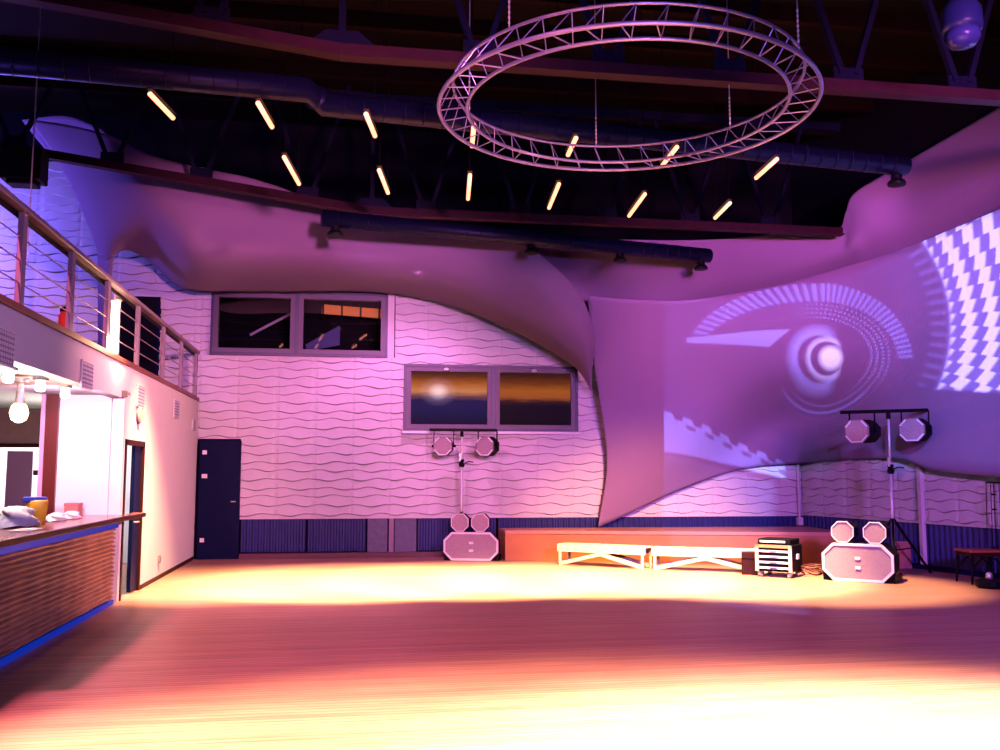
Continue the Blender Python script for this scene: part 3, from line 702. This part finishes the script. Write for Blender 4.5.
Bc = [
 [(515, 236, 16.2), (535, 262, 16.6), (562, 290, 17.2), (594, 322, 17.8)],
 [(560, 238, 16.1), (575, 262, 16.6), (590, 284, 17.2), (606, 312, 17.75)],
 [(640, 240, 16.0), (642, 262, 16.3), (645, 285, 16.8), (650, 304, 17.1)],
 [(700, 240, 15.9), (700, 262, 16.2), (700, 285, 16.6), (700, 303, 17.0)],
 [(760, 236, 15.7), (760, 255, 15.9), (760, 275, 16.2), (760, 293, 16.6)],
 [(805, 229, 15.5), (803, 245, 15.6), (801, 265, 15.8), (800, 284, 16.2)],
 [(838, 229, 15.3), (840, 240, 15.3), (840, 255, 15.4), (840, 272, 15.8)],
 [(846, 212, 15.1), (850, 226, 15.1), (855, 245, 15.1), (862, 266, 15.5)],
 [(856, 192, 14.9), (865, 212, 14.8), (872, 235, 14.9), (882, 261, 15.3)],
 [(905, 163, 14.4), (910, 188, 14.3), (915, 218, 14.3), (922, 247, 14.6)],
 [(1000, 107, 12.6), (1000, 145, 12.4), (1000, 178, 12.5), (1000, 215, 13.1)],
 [(1060, 70, 11.4), (1060, 110, 11.3), (1060, 150, 11.3), (1060, 190, 11.9)],
 [(1150, 10, 10.0), (1150, 60, 9.9), (1150, 100, 9.9), (1150, 140, 10.4)]]
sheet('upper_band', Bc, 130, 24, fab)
# tail strip down to balcony floor
b = [[(98, 255, 17.45), (98, 300, 17.5), (98, 345, 17.5), (98, 375, 17.5)], [(113, 255, 17.2), (111, 300, 17.3), (112, 345, 17.3), (112, 375, 17.3)]]
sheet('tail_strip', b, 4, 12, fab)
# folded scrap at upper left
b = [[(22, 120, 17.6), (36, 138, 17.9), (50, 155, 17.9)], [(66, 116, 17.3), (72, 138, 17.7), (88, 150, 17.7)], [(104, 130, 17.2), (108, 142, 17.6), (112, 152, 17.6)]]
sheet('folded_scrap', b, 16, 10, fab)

# ------------------------------------------------------------------ octagonal units
def octo(w, h, c): return [(-w / 2 + c, -h / 2), (w / 2 - c, -h / 2), (w / 2, -h / 2 + c), (w / 2, h / 2 - c), (w / 2 - c, h / 2), (-w / 2 + c, h / 2), (-w / 2, h / 2 - c), (-w / 2, -h / 2 + c)]
def octo_unit(name, label, cat, loc_, rz, w, h, c, depth, zc, group=None, corners=False, yoke=None, studs=False, feet=False):
    t = thing(name, label, cat, loc_, rz, group)
    sh = lambda pl_: [(x, z + zc) for x, z in pl_]
    MB().prism(sh(octo(w, h, c)), 0, depth * .55, sh(octo(w, h, c))).prism(sh(octo(w, h, c)), depth * .55, depth, sh(octo(w * .92, h * .92, c * .92))).build('body', M_blackm, t)
    rw_ = w * .045 if w < .6 else .038
    inner = octo(w - 2 * rw_, h - 2 * rw_, c - rw_ * .6)
    if corners:
        MB().frame(sh(octo(w, h, c)), sh(inner), -.025, 0).build('rim', M_grille, t)
        s2 = octo(w * .97, h * .97, c * .97); i2 = octo(w * .84, h * .84, c * .84)
        for a, d in ((1, 2), (3, 4), (5, 6), (7, 0)):
            q = [s2[a], s2[d], i2[d], i2[a]]
            MB().prism(sh(q), -.035, -.02).build('corner_plate', M_rim, t)
        for a, d in ((0, 1),):
            q = [s2[a], s2[d], i2[d], i2[a]]
            q = [(q[0][0], q[0][1]), (q[1][0], q[1][1]), (q[1][0], q[1][1] + .02), (q[0][0], q[0][1] + .02)]
            MB().prism(sh(q), -.035, -.02).build('rim_strip', M_rim, t)
    else:
        MB().frame(sh(octo(w, h, c)), sh(inner), -.03, 0).build('rim', M_rim, t)
    MB().prism(sh(inner), -.015, -.005).build('grille', M_grille, t)
    if studs:
        for zz in (.06, -.08): MB().box(-.035, .045, -.03, -.01, zc + zz - .02, zc + zz + .025).build('badge', M_rim, t)
    if yoke:
        b = MB()
        for s in (-1, 1): b.bar((s * (w / 2 + .012), depth * .4, zc - .02), (s * (w / 2 + .012), depth * .4, zc + yoke), .012, .03)
        b.build('yoke', M_black, t)
        for s in (-1, 1): MB().tube([(s * (w / 2 + .0), depth * .4, zc), (s * (w / 2 + .05), depth * .4, zc)], .025, 10).build('knob', M_black, t)
    if feet:
        for s in (-1, 1): MB().add([(s * w * .30, .02, 0), (s * w * .5, .02, 0), (s * w * .5, .02, c * .8), (s * w * .30, depth - .04, 0), (s * w * .5, depth - .04, 0), (s * w * .5, depth - .04, c * .8)], [(0, 1, 2), (5, 4, 3), (0, 3, 4, 1), (1, 4, 5, 2), (2, 5, 3, 0)]).build('foot', M_black, t)
    return t
def stand(label, x, y, ztop, xl, xr, leglen, rz=0, ztl=0, zclamp=1.85, side=1):
    t = thing('lighting_stand', label, 'stand', (x, y, 0), rz)
    MB().tube([(0, 0, .35), (0, 0, zclamp)], .027, 10).build('lower_pole', M_chrome, t, True)
    MB().tube([(0, 0, zclamp), (0, 0, ztop - .08)], .017, 10).build('upper_pole', M_chrome, t, True)
    MB().lathe([(.03, -.08), (.035, -.07), (.035, .01), (.02, .03)], (0, 0, ztop - .05), 12).build('top_collar', M_black, t)
    MB().bar((xl, 0, ztop - ztl), (xr, 0, ztop + ztl), .045, .055).build('crossbar', M_black, t)
    b = MB(); b.lathe([(.03, 0), (.055, .02), (.055, .07), (.035, .09), (.05, .11), (.05, .15), (.03, .16)], (0, 0, zclamp - .12), 12).build('clamp', M_black, t)
    MB().box(-.05, -.015, -.04, .0, zclamp + .0, zclamp + .15).build('latch', M_chrome, t)
    MB().tube([(.05, 0, zclamp - .04), (.13, -.02, zclamp - .01), (.22, -.03, zclamp - .02)], .012, 6).build('crank_handle', M_black, t)
    MB().lathe([(.04, 0), (.05, .03), (.04, .12)], (0, 0, .33), 12).build('hub', M_black, t)
    for k in range(3):
        a = PI / 2 + 2 * PI * k / 3 + .5
        MB().bar((0, 0, .9), (leglen * math.cos(a), leglen * math.sin(a), .02), .04, .03).build('leg', M_black, t)
        MB().bar((0, 0, .38), (leglen * .55 * math.cos(a), leglen * .55 * math.sin(a), .42), .02, .02).build('brace', M_black, t)
    return t

# left stack
RZL = -.30
octo_unit('speaker_cabinet', 'large octagonal-front speaker left of the stage, pale grille and white rim', 'speaker', (2.33, 17.72, 0), RZL, 1.03, .52, .15, .38, .265, 'large octagonal speakers', studs=True, feet=True)
octo_unit('octagonal_spotlight', 'left small octagonal spotlight standing on the large speaker left of the stage', 'spotlight', (2.13, 17.78, .53), RZL, .33, .33, .095, .3, .17, 'small octagonal lights on the speakers')
octo_unit('octagonal_spotlight', 'right small octagonal spotlight standing on the large speaker left of the stage', 'spotlight', (2.50, 17.70, .53), RZL, .33, .33, .095, .3, .17, 'small octagonal lights on the speakers')
stand('tall stand with white pole and black crossbar behind the left speaker', 2.23, 18.36, 2.45, -.63, .69, .28, zclamp=1.85)
octo_unit('octagonal_spotlight', 'left octagonal spotlight hanging under the sunset window from the left stand', 'spotlight', (1.83, 18.05, 1.96), -.3, .36, .36, .105, .2, .17, 'octagonal lights hanging from stands', True, yoke=.29)
octo_unit('octagonal_spotlight', 'right octagonal spotlight hanging under the sunset window from the left stand', 'spotlight', (2.64, 18.05, 1.96), -.62, .38, .37, .105, .26, .17, 'octagonal lights hanging from stands', True, yoke=.29)
# right stack
RZR = -.56
RZR = -.62
octo_unit('speaker_cabinet', 'large octagonal-front speaker at the right end of the stage, with pale grille', 'speaker', (7.58, 13.36, 0), -.74, 1.03, .56, .16, .6, .285, 'large octagonal speakers', studs=True, feet=True)
octo_unit('octagonal_spotlight', 'left small octagonal spotlight standing on the large speaker at the right', 'spotlight', (7.50, 13.62, .57), -.74, .33, .32, .095, .34, .155, 'small octagonal lights on the speakers')
octo_unit('octagonal_spotlight', 'right small octagonal spotlight standing on the large speaker at the right', 'spotlight', (7.84, 13.30, .57), -.74, .33, .32, .095, .34, .155, 'small octagonal lights on the speakers')
stand('tall stand with white pole and black crossbar behind the right speaker', 8.72, 14.25, 2.62, -.83, .89, .62, ztl=.03, zclamp=1.72)
octo_unit('octagonal_spotlight', 'left octagonal spotlight hanging from the right stand before the projection', 'spotlight', (8.08, 14.10, 2.11), -1.12, .43, .37, .11, .34, .17, 'octagonal lights hanging from stands', True, yoke=.31)
octo_unit('octagonal_spotlight', 'right octagonal spotlight hanging from the right stand before the projection', 'spotlight', (9.04, 14.10, 2.14), -.98, .42, .37, .11, .3, .17, 'octagonal lights hanging from stands', True, yoke=.31)

# ------------------------------------------------------------------ stage
stg = thing('stage_platform', 'low orange plywood stage along the back wall', 'stage', (6, 17.3, 0))
pa, pb = (2.98, 17.75), (8.98, 16.15)
b = MB()
def stage_poly(off, z0, z1, mm, nm):
    d = Vector((pb[0] - pa[0], pb[1] - pa[1], 0)).normalized(); n = Vector((d.y, -d.x, 0)) * off
    ply = [(pa[0] + n.x, pa[1] + n.y), (pb[0] + n.x, pb[1] + n.y), (pb[0] + .25, 18.1), (pa[0], 18.55)]
    vs = [(x - 6, y - 17.3, z0) for x, y in ply] + [(x - 6, y - 17.3, z1) for x, y in ply]
    return MB().add(vs, [(0, 3, 2, 1), (4, 5, 6, 7), (0, 1, 5, 4), (1, 2, 6, 5), (2, 3, 7, 6), (3, 0, 4, 7)]).build(nm, mm, stg)
stage_poly(0, 0, .49, M_stage, 'front_board')
stage_poly(.03, .49, .55, mat('stage_deck_wood', (.75, .36, .22), .35, noise=.1), 'deck')
# trestle benches
def bench(label, p0, p1, g):
    p0 = Vector(p0); p1 = Vector(p1); d = p1 - p0; L_ = d.length
    t = thing('trestle_bench', label, 'bench', (p0.x, p0.y, 0), math.atan2(d.y, d.x), g)
    H = .37; Wd = .38
    MB().box(0, L_, 0, Wd, H - .02, H).build('top_board', M_bench, t)
    for k, y in enumerate((0, Wd - .03)):
        MB().box(0, L_, y, y + .03, H - .13, H - .02).build('side_rail', M_bench, t)
        for x in (.03, L_ - .07): MB().box(x, x + .04, y, y + .03, 0, H - .13).build('leg', M_bench, t)
        MB().bar((.05, y + .015, .03), (L_ / 2, y + .015, H - .15), .03, .06).build('diagonal', M_bench, t)
        MB().bar((L_ - .05, y + .015, .03), (L_ / 2, y + .015, H - .15), .03, .06).build('diagonal', M_bench, t)
    return t
bench('left low white wooden trestle bench in front of the stage', (3.74, 16.70), (5.00, 15.61), 'low trestle benches')
bench('right low white wooden trestle bench in front of the stage', (5.10, 15.54), (6.66, 14.72), 'low trestle benches')
# rack case
rk = thing('equipment_rack', 'small black wheeled equipment case with white drawer fronts', 'equipment rack', (6.78, 14.3, 0), -.78)
MB().box(-.29, .29, -.24, .24, .09, .50).build('case_body', M_blackm, rk, bevel=.01)
MB().box(-.26, .26, -.22, .22, .50, .59).build('lid', M_blackm, rk, bevel=.01)
MB().box(-.22, .18, -.232, -.22, .535, .565).build('lid_strip', M_rim, rk)
for z in (.13, .215, .30, .385):
    d = MB().box(-.235, .235, -.262, -.24, z, z + .032).build('drawer', M_rim, rk)
    MB().box(-.06, .06, -.275, -.262, z + .012, z + .02).build('handle', M_dbrown, d)
for x in (-.265, .265): MB().box(x - .025, x + .025, -.27, -.24, .09, .50).build('corner_profile', M_bench, rk)
MB().box(-.29, .29, -.27, -.24, .455, .50).build('front_edge', mat('gold_wood_edge', (.6, .3, .12), .5), rk)
MB().box(.29, .31, -.05, .05, .28, .36).build('latch', M_rim, rk)
for x in (-.22, .22):
    for y in (-.18, .18): MB().tube([(x - .02, y, .045), (x + .02, y, .045)], .045, 12).build('caster', M_alu, rk)
o = MB().box(-.12, .12, -.1, .1, 0, .36).box(-.11, .11, -.115, -.1, .26, .36).build('side_box', M_dbrown, None, bevel=.008); o.location = (6.42, 14.62, 0); o.rotation_euler = (0, 0, -.4); tag(o, 'narrow dark box between the right bench and the equipment case', 'box')
# cables
random.seed(3); pts = []
for k in range(26):
    a = k * .9; r = .22 + .05 * random.random(); pts.append(Vector((7.34 + r * math.cos(a), 14.25 + r * .8 * math.sin(a), .03 + .13 * abs(math.sin(a * .7)))))
fine = []
for k in range(len(pts) - 1):
    for q in range(5): fine.append(cr_(pts[max(k - 1, 0)], pts[k], pts[k + 1], pts[min(k + 2, len(pts) - 1)], q / 5))
o = MB().tube(fine, .014, 6).build('cable_coil', mat('dark_red_cable', (.12, .03, .03), .5), None, True)
tag(o, 'tangled heap of dark cable between the equipment case and the right speaker', 'cable')

# table + lattice rack on the right
tb = thing('cafe_chair', 'dark wooden chair with red-brown square seat against the right wall', 'chair', (9.32, 12.95, 0), -.12)
MB().box(-.29, .29, -.24, .24, .455, .49).build('seat', M_seat, tb, bevel=.012)
MB().box(-.27, .27, -.22, .22, .40, .455).build('apron', M_dbrown, tb)
for sx in (-1, 1):
    for sy in (-1, 1): MB().tube([(sx * .24, sy * .2, .42), (sx * .255, sy * .21, .2), (sx * .27, sy * .22, 0)], .024, 8, r2=.016).build('leg', M_black, tb, True)
for sy in (-1, 1):
    MB().tube([(-.25 + .5 * k / 10, sy * .2, .22 + .18 * math.sin(PI * k / 10)) for k in range(11)], .012, 6).build('arched_brace', M_black, tb, True)
rk2 = thing('lattice_rack', 'tall black lattice rack at the right edge of the photo', 'rack', (9.80, 13.15, 0), -.3)
rk2.scale = (.6, .6, .985)
for x in (-.27, -.16, -.09, .04, .2):
    MB().tube([(x * 1.25, 0, 0), (x, 0, 1.49)], .011, 6).build('upright', M_black, rk2)
MB().tube([(-.28, 0, 1.49), (.22, 0, 1.49)], .014, 6).build('crosspiece', M_black, rk2)
for z in (1.31, 1.08, .5, .1): MB().bar((-.17, 0, z), (-.05, 0, z), .02, .025).build('crosspiece', M_black, rk2)
bx = thing('foot_spotlight', 'low black floor spotlight with shiny glass at the right edge of the photo', 'spotlight', (P(991, 588, Z=0).x, P(991, 588, Z=0).y, 0))
MB().lathe([(.17, 0), (.20, .03), (.2, .10), (.12, .13)], n=20).build('base', M_black, bx)
MB().lathe([(.03, .12), (.05, .14), (.045, .2), (.02, .22)], (-.02, 0, 0), 16).build('lens', M_alu, bx, True)
# small tilted board behind the right speaker
o = MB().box(-.14, .14, -.02, .02, 0, .42).box(-.14, .14, -.03, .03, .4, .45).build('leaning_board', M_pinkbox); o.location = (9.27, 14.9, 0.02); o.rotation_euler = (-.12, 0, -.3); tag(o, 'small pinkish board leaning by the right wall behind the stand leg', 'board')

#LIGHTS_BEGIN
def light(kind, name, loc_, color, energy, target=None, size=1, size_y=None, angle=60, blend=.3, radius=.1, spread=None):
    d = bpy.data.lights.new(name, kind); d.color = color; d.energy = energy
    if kind == 'AREA':
        d.size = size
        if size_y: d.shape = 'RECTANGLE'; d.size_y = size_y
        if spread: d.spread = math.radians(spread)
    if kind in ('SPOT', 'POINT'): d.shadow_soft_size = radius
    if kind == 'SPOT': d.spot_size = math.radians(angle); d.spot_blend = blend
    o = bpy.data.objects.new(name, d); COL.objects.link(o); o.location = loc_
    if target is not None:
        v = Vector(target) - Vector(loc_); o.rotation_euler = v.to_track_quat('-Z', 'Y').to_euler()
    return o
# coloured washes, accents and fill added to tint the hall; fixtures unseen
light('SPOT', 'pink_wash_left', (1.0, -3.0, 4.4), (1.0, .30, .66), 6000, (.2, 18.8, 1.6), angle=24, blend=.6, radius=.5)
light('SPOT', 'pink_wash_middle', (5.0, -3.0, 4.4), (1.0, .30, .72), 6000, (4.6, 18.8, 1.6), angle=24, blend=.6, radius=.5)
light('SPOT', 'violet_wash_right', (3.0, -3.0, 4.0), (.46, .14, .95), 8500, (8.6, 15.5, 2.6), angle=34, blend=.7, radius=.5)
light('SPOT', 'magenta_wash_right', (4.5, -3.0, 3.4), (1.0, .24, .62), 10500, (7.8, 15.5, 6.0), angle=26, blend=.9, radius=.4)
light('SPOT', 'magenta_wash_left', (2.0, -3.0, 2.8), (1.0, .26, .66), 10500, (-.5, 16.0, 5.5), angle=22, blend=.9, radius=.4)
light('SPOT', 'cladding_grazer', (1.2, 16.3, 5.1), (1.0, .30, .85), 420, (1.0, 18.8, 2.0), angle=95, blend=.8, radius=.12)  # added near the back wall to shade under the ridges, no fixture
light('SPOT', 'ring_fill', (2.6, -3.0, 2.6), (.42, .24, 1.0), 2600, (2.6, 8.3, 4.9), angle=20, blend=.5, radius=.2)  # added spot that brightens the circular truss alone
light('AREA', 'violet_fill', (4.0, -2.0, 4.5), (.25, .06, 1.0), 160, (4.0, 10, 0), 4, 2)
light('POINT', 'blue_balcony_lamp', (-7.3, 17.5, 6.0), (.22, .14, 1.0), 380, radius=.3)
light('POINT', 'blue_balcony_lamp_near', (-6.0, 9.5, 4.6), (.25, .14, 1.0), 90, radius=.3)
# warm floor spots
for k, x in enumerate((-1.7, .1, 1.9, 3.7, 5.4, 6.6)):
    light('SPOT', 'warm_floor_spot_%d' % k, (x * .95, 12.5, 5.1), (1.0, .56, .24), (8500, 10500, 10500, 10500, 8000, 3500)[k], (x, 14.4 - (0, 0, 0, .1, .6, 1.4)[k], 0), angle=54, blend=(.95 if k == 0 else .5), radius=.12)
light('SPOT', 'warm_front_spot', (2.9, 3.6, 6.6), (1.0, .58, .36), 30000, (3.2, 3.75, 0), angle=66, blend=.8, radius=.3)
light('SPOT', 'warm_corner_spot', (-3.3, 3.6, 6.6), (1.0, .52, .27), 26000, (.2, 3.6, 0), angle=68, blend=.8, radius=.12)
light('SPOT', 'warm_left_spot', (-3.3, 3.2, 6.5), (1.0, .19, .36), 3300, (-.4, 8.3, 0), angle=100, blend=1.0, radius=.05)
light('SPOT', 'pink_left_wall_spot', (7.0, 7.0, 4.8), (1.0, .36, .46), 9000, (-2.8, 14.5, 1.9), angle=42, blend=.9, radius=.3)  # added accents for left wall, fascia and stage front start here
light('SPOT', 'lilac_fascia_spot', (6.0, 2.0, 4.6), (.75, .38, .95), 1700, (-2.8, 9.5, 2.6), angle=34, blend=.9, radius=.3)
light('SPOT', 'amber_stage_spot', (4.5, 9.0, 5.0), (1.0, .40, .14), 6000, (5.6, 17.2, .2), angle=34, blend=.9, radius=.2)
# bar
light('POINT', 'bar_bulb_light', (-3.28, 10.3, 2.05), (1.0, .48, .40), 95, radius=.1)
light('AREA', 'bar_end_light', (-3.25, 11.3, 2.45), (1.0, .60, .95), 42, (-3.25, 12.75, 1.5), .5, .3)
light('AREA', 'back_room_light', (-5.5, 17.0, 2.5), (1.0, .85, .95), 150, (-5.5, 18.3, 1.0), 2.5, .6)
light('POINT', 'downlight_glow', (-3.12, 9.2, 2.3), (1.0, .75, .75), 28, radius=.05)
light('POINT', 'side_door_light', (-3.6, 13.6, 1.6), (1.0, .95, .85), 80, radius=.2)
light('POINT', 'balcony_tube_light', (-2.62, 12.3, 3.2), (1.0, .50, .3), 45, radius=.08)

# video projector: its slide is drawn with nodes in camera pixels, fitted from beam directions
class X:
    nt = None
    def __init__(s, v): s.v = v
    @staticmethod
    def op(o, *a):
        n = X.nt.nodes.new('ShaderNodeMath'); n.operation = o
        for i, q in enumerate(a):
            if isinstance(q, X): q = q.v
            if isinstance(q, (int, float)): n.inputs[i].default_value = q
            else: X.nt.links.new(q, n.inputs[i])
        return X(n.outputs[0])
    def __add__(s, o): return X.op('ADD', s, o)
    __radd__ = __add__
    def __sub__(s, o): return X.op('SUBTRACT', s, o)
    def __rsub__(s, o): return X.op('SUBTRACT', o, s)
    def __mul__(s, o): return X.op('MULTIPLY', s, o)
    __rmul__ = __mul__
    def __truediv__(s, o): return X.op('DIVIDE', s, o)
def ramp(a, w):  # soft step: 0 below 0, 1 above w
    n = X.op('DIVIDE', a, w); X.nt.nodes[-1].use_clamp = True; return n
def gt(a, b, w=2.0): return ramp(a - b, w) if isinstance(a, X) else ramp(a - b, w)
def lt(a, b, w=2.0): return ramp(b - a, w)
def frac(a): return X.op('FRACT', a)
def sqrt(a): return X.op('SQRT', a)
PL = Vector((2.5, 2.5, 4.6))
pr = light('SPOT', 'video_projector_beam', PL, (1, 1, 1), 26000, (8.6, 15.5, 3.6), angle=52, blend=.05, radius=.01)
ld = pr.data; ld.use_nodes = True; nt = ld.node_tree; X.nt = nt
em = nt.nodes['Emission']
tc = nt.nodes.new('ShaderNodeTexCoord'); sp = nt.nodes.new('ShaderNodeSeparateXYZ'); nt.links.new(tc.outputs['Normal'], sp.inputs[0])
nz = X(sp.outputs['Z']); SGN = -1
u = X(sp.outputs['X']) / nz * SGN; v = X(sp.outputs['Y']) / nz * SGN
cxs = [837.6, 899.7, -2.7, 242.1, -241.7, 43.2, -255.9, -145.0, -275.3, -174.8]
cys = [366.5, -127.9, -887.7, -471.5, 135.9, 122.8, -267.9, 1072.1, 481.4, 449.6]
uu = u * u; vv = v * v; uv = u * v
T = [u, v, uu, uv, vv, uu * u, uu * v, vv * u, vv * v]
def poly(c):
    r = T[0] * c[1] + c[0]
    for t_, k in zip(T[1:], c[2:]): r = r + t_ * k
    return r
x = poly(cxs); y = poly(cys)
def rad(cx, cy, kx=1.0, ky=1.0):
    a = (x - cx) * kx; b = (y - cy) * ky
    return sqrt(a * a + b * b), X.op('ARCTAN2', b, a)
# tile fan on the right
r1, t1 = rad(788, 328)
saw = frac(t1 / .0745)
below = gt(y + (x - 770) * .355, 290)
tiles = lt(frac(r1 / 22.5 + saw * .30 + .08), .58, .12) * gt(r1, 160, 4) * lt(y + (x - 950) * -.02, 396, 3) * below
rightside = gt(x, 800, 4)
glow = gt(r1, 156, 8) * lt(y, 396, 3) * below
ribs = gt(saw, .5, .2) * gt(r1, 140, 4) * lt(r1, 160, 4) * below * lt(y, 392, 4)
# crest band
def side(c, wl, wr): # different half-widths left and right of c
    m_ = gt(x, c, 6); return (x - c) * (m_ * (1.0 / wr - 1.0 / wl) + 1.0 / wl)
e1_ = side(822, 142, 91); e2_ = (y - 366) * (1 / 84.); ro = sqrt(e1_ * e1_ + e2_ * e2_)
e3_ = side(822, 128, 75); e4_ = (y - 369) * (1 / 66.); ri = sqrt(e3_ * e3_ + e4_ * e4_)
to = X.op('ARCTAN2', e2_, e1_)
rib2 = frac(to / .07)
crest = lt(ro, 1.0, .02) * gt(ri, 1.0, .03) * lt(y, 362, 3) * (gt(rib2, .4, .2) * .8 + .25) * gt(x, 682, 2)
crest = crest * X.op('MAXIMUM', lt(y, 340, 3), gt(x, 860, 2))
# dotted rings
rd, td = rad(818, 358, 1.0, 1.33)
dots = gt(rd, 48, 4) * lt(rd, 73, 3) * gt(frac(rd / 6.0), .42, .2) * gt(frac(td / .075), .38, .3) * gt(x + (y - 358) * -.35, 800, 40) * lt(y, 400, 30)
# wedge
wedge = gt(x, 684) * gt(y + (x - 684) * .075, 340, 1.5) * lt(y - (x - 684) * .08, 346, 1.5) * lt(x + (y - 333) * 1.16, 790, 2)
# eye
re, te = rad(830, 360)
core = lt(re, 14, 6)
r3, t3 = rad(819, 360)
cres = gt(r3, 21, 3) * lt(r3, 36, 10) * lt(x, 838, 10)
r5, t5 = rad(826, 360)
cres2 = gt(r5, 15.5, 2) * lt(r5, 23, 5) * lt(x, 842, 6)
r4, t4 = rad(826, 350, 1.0, 1.0)
arcs = gt(r4, 50, 2) * lt(r4, 64, 3) * gt(frac(r4 / 6.5), .5, .3) * gt(y, 385, 10) * lt(x, 872, 10)
# jaw
jx = x - 662
teeth = gt(frac(jx / 19.5), .48, .12)
top = y - (412 + jx * .33)
dash = gt(frac((jx + 6) / 19.5), .45, .1) * gt(top, 7, 1.5) * lt(top, 13, 1.5) * gt(jx, 12, 2)
jaw = gt(jx, 0, 1.5) * gt(top - teeth * 5.0, 0, 2) * lt(y - (457 + jx * .11), 0, 3) * lt(x, 792, 6) * (1 - dash * .8)
jaw2 = gt(jx, 0, 1.5) * lt(jx, 120, 10) * gt(y - (456 + jx * .16), 0, 3) * .16
frame_ = gt(jx, 0, 2) * gt(y + (X.op('MAXIMUM', x, 770) - 770) * .355, 300, 3) * lt(y, 470, 8)
clipm = gt(u, -.26, .01) * lt(u, .40, .01)
tiles = tiles * rightside; glow = glow * rightside; ribs = ribs * rightside
blue = tiles * .9 + glow * .45 + ribs * .25 + crest * .62 + dots * .55 + wedge * .62 + cres * .75 + cres2 * .4 + gt(x, 860, 60) * lt(y, 480, 10) * gt(y + (x - 770) * .355, 290, 4) * .12 + arcs * .5 + jaw * .65 + jaw2 + frame_ * .10
white = tiles * .85 + core * 1.6 + cres * .10 + cres2 * .75 + wedge * .12 + jaw * .10 + dots * .07
cb = nt.nodes.new('ShaderNodeCombineXYZ')
blue = blue * clipm; white = white * clipm
R_ = blue * .20 + white * .62; G_ = blue * .28 + white * .74; B_ = blue * 1.0 + white * 1.0
for i, q in enumerate((R_, G_, B_)): nt.links.new(q.v, cb.inputs[i])
nt.links.new(cb.outputs[0], em.inputs['Color'])
prj = thing('video_projector', 'white video projector hung under the roof in front', 'projector', PL)
MB().box(-.2, .2, -.45, -.06, -.07, .09).build('housing', M_white, prj, bevel=.015)
MB().tube([(0, -.25, .09), (0, -.25, 3.9)], .02, 8).build('ceiling_pole', M_black, prj)
prj.rotation_euler = (0, 0, -.44)
#LIGHTS_END

w = bpy.data.worlds.new('world'); sc.world = w; w.use_nodes = True
w.node_tree.nodes['Background'].inputs[0].default_value = (.12, .05, .3, 1); w.node_tree.nodes['Background'].inputs[1].default_value = .0
sc.view_settings.view_transform = 'Standard'; sc.view_settings.look = 'None'; sc.view_settings.gamma = 1; sc.view_settings.use_curve_mapping = False
sc.view_settings.exposure = 0
sc.cycles.diffuse_bounces = 0
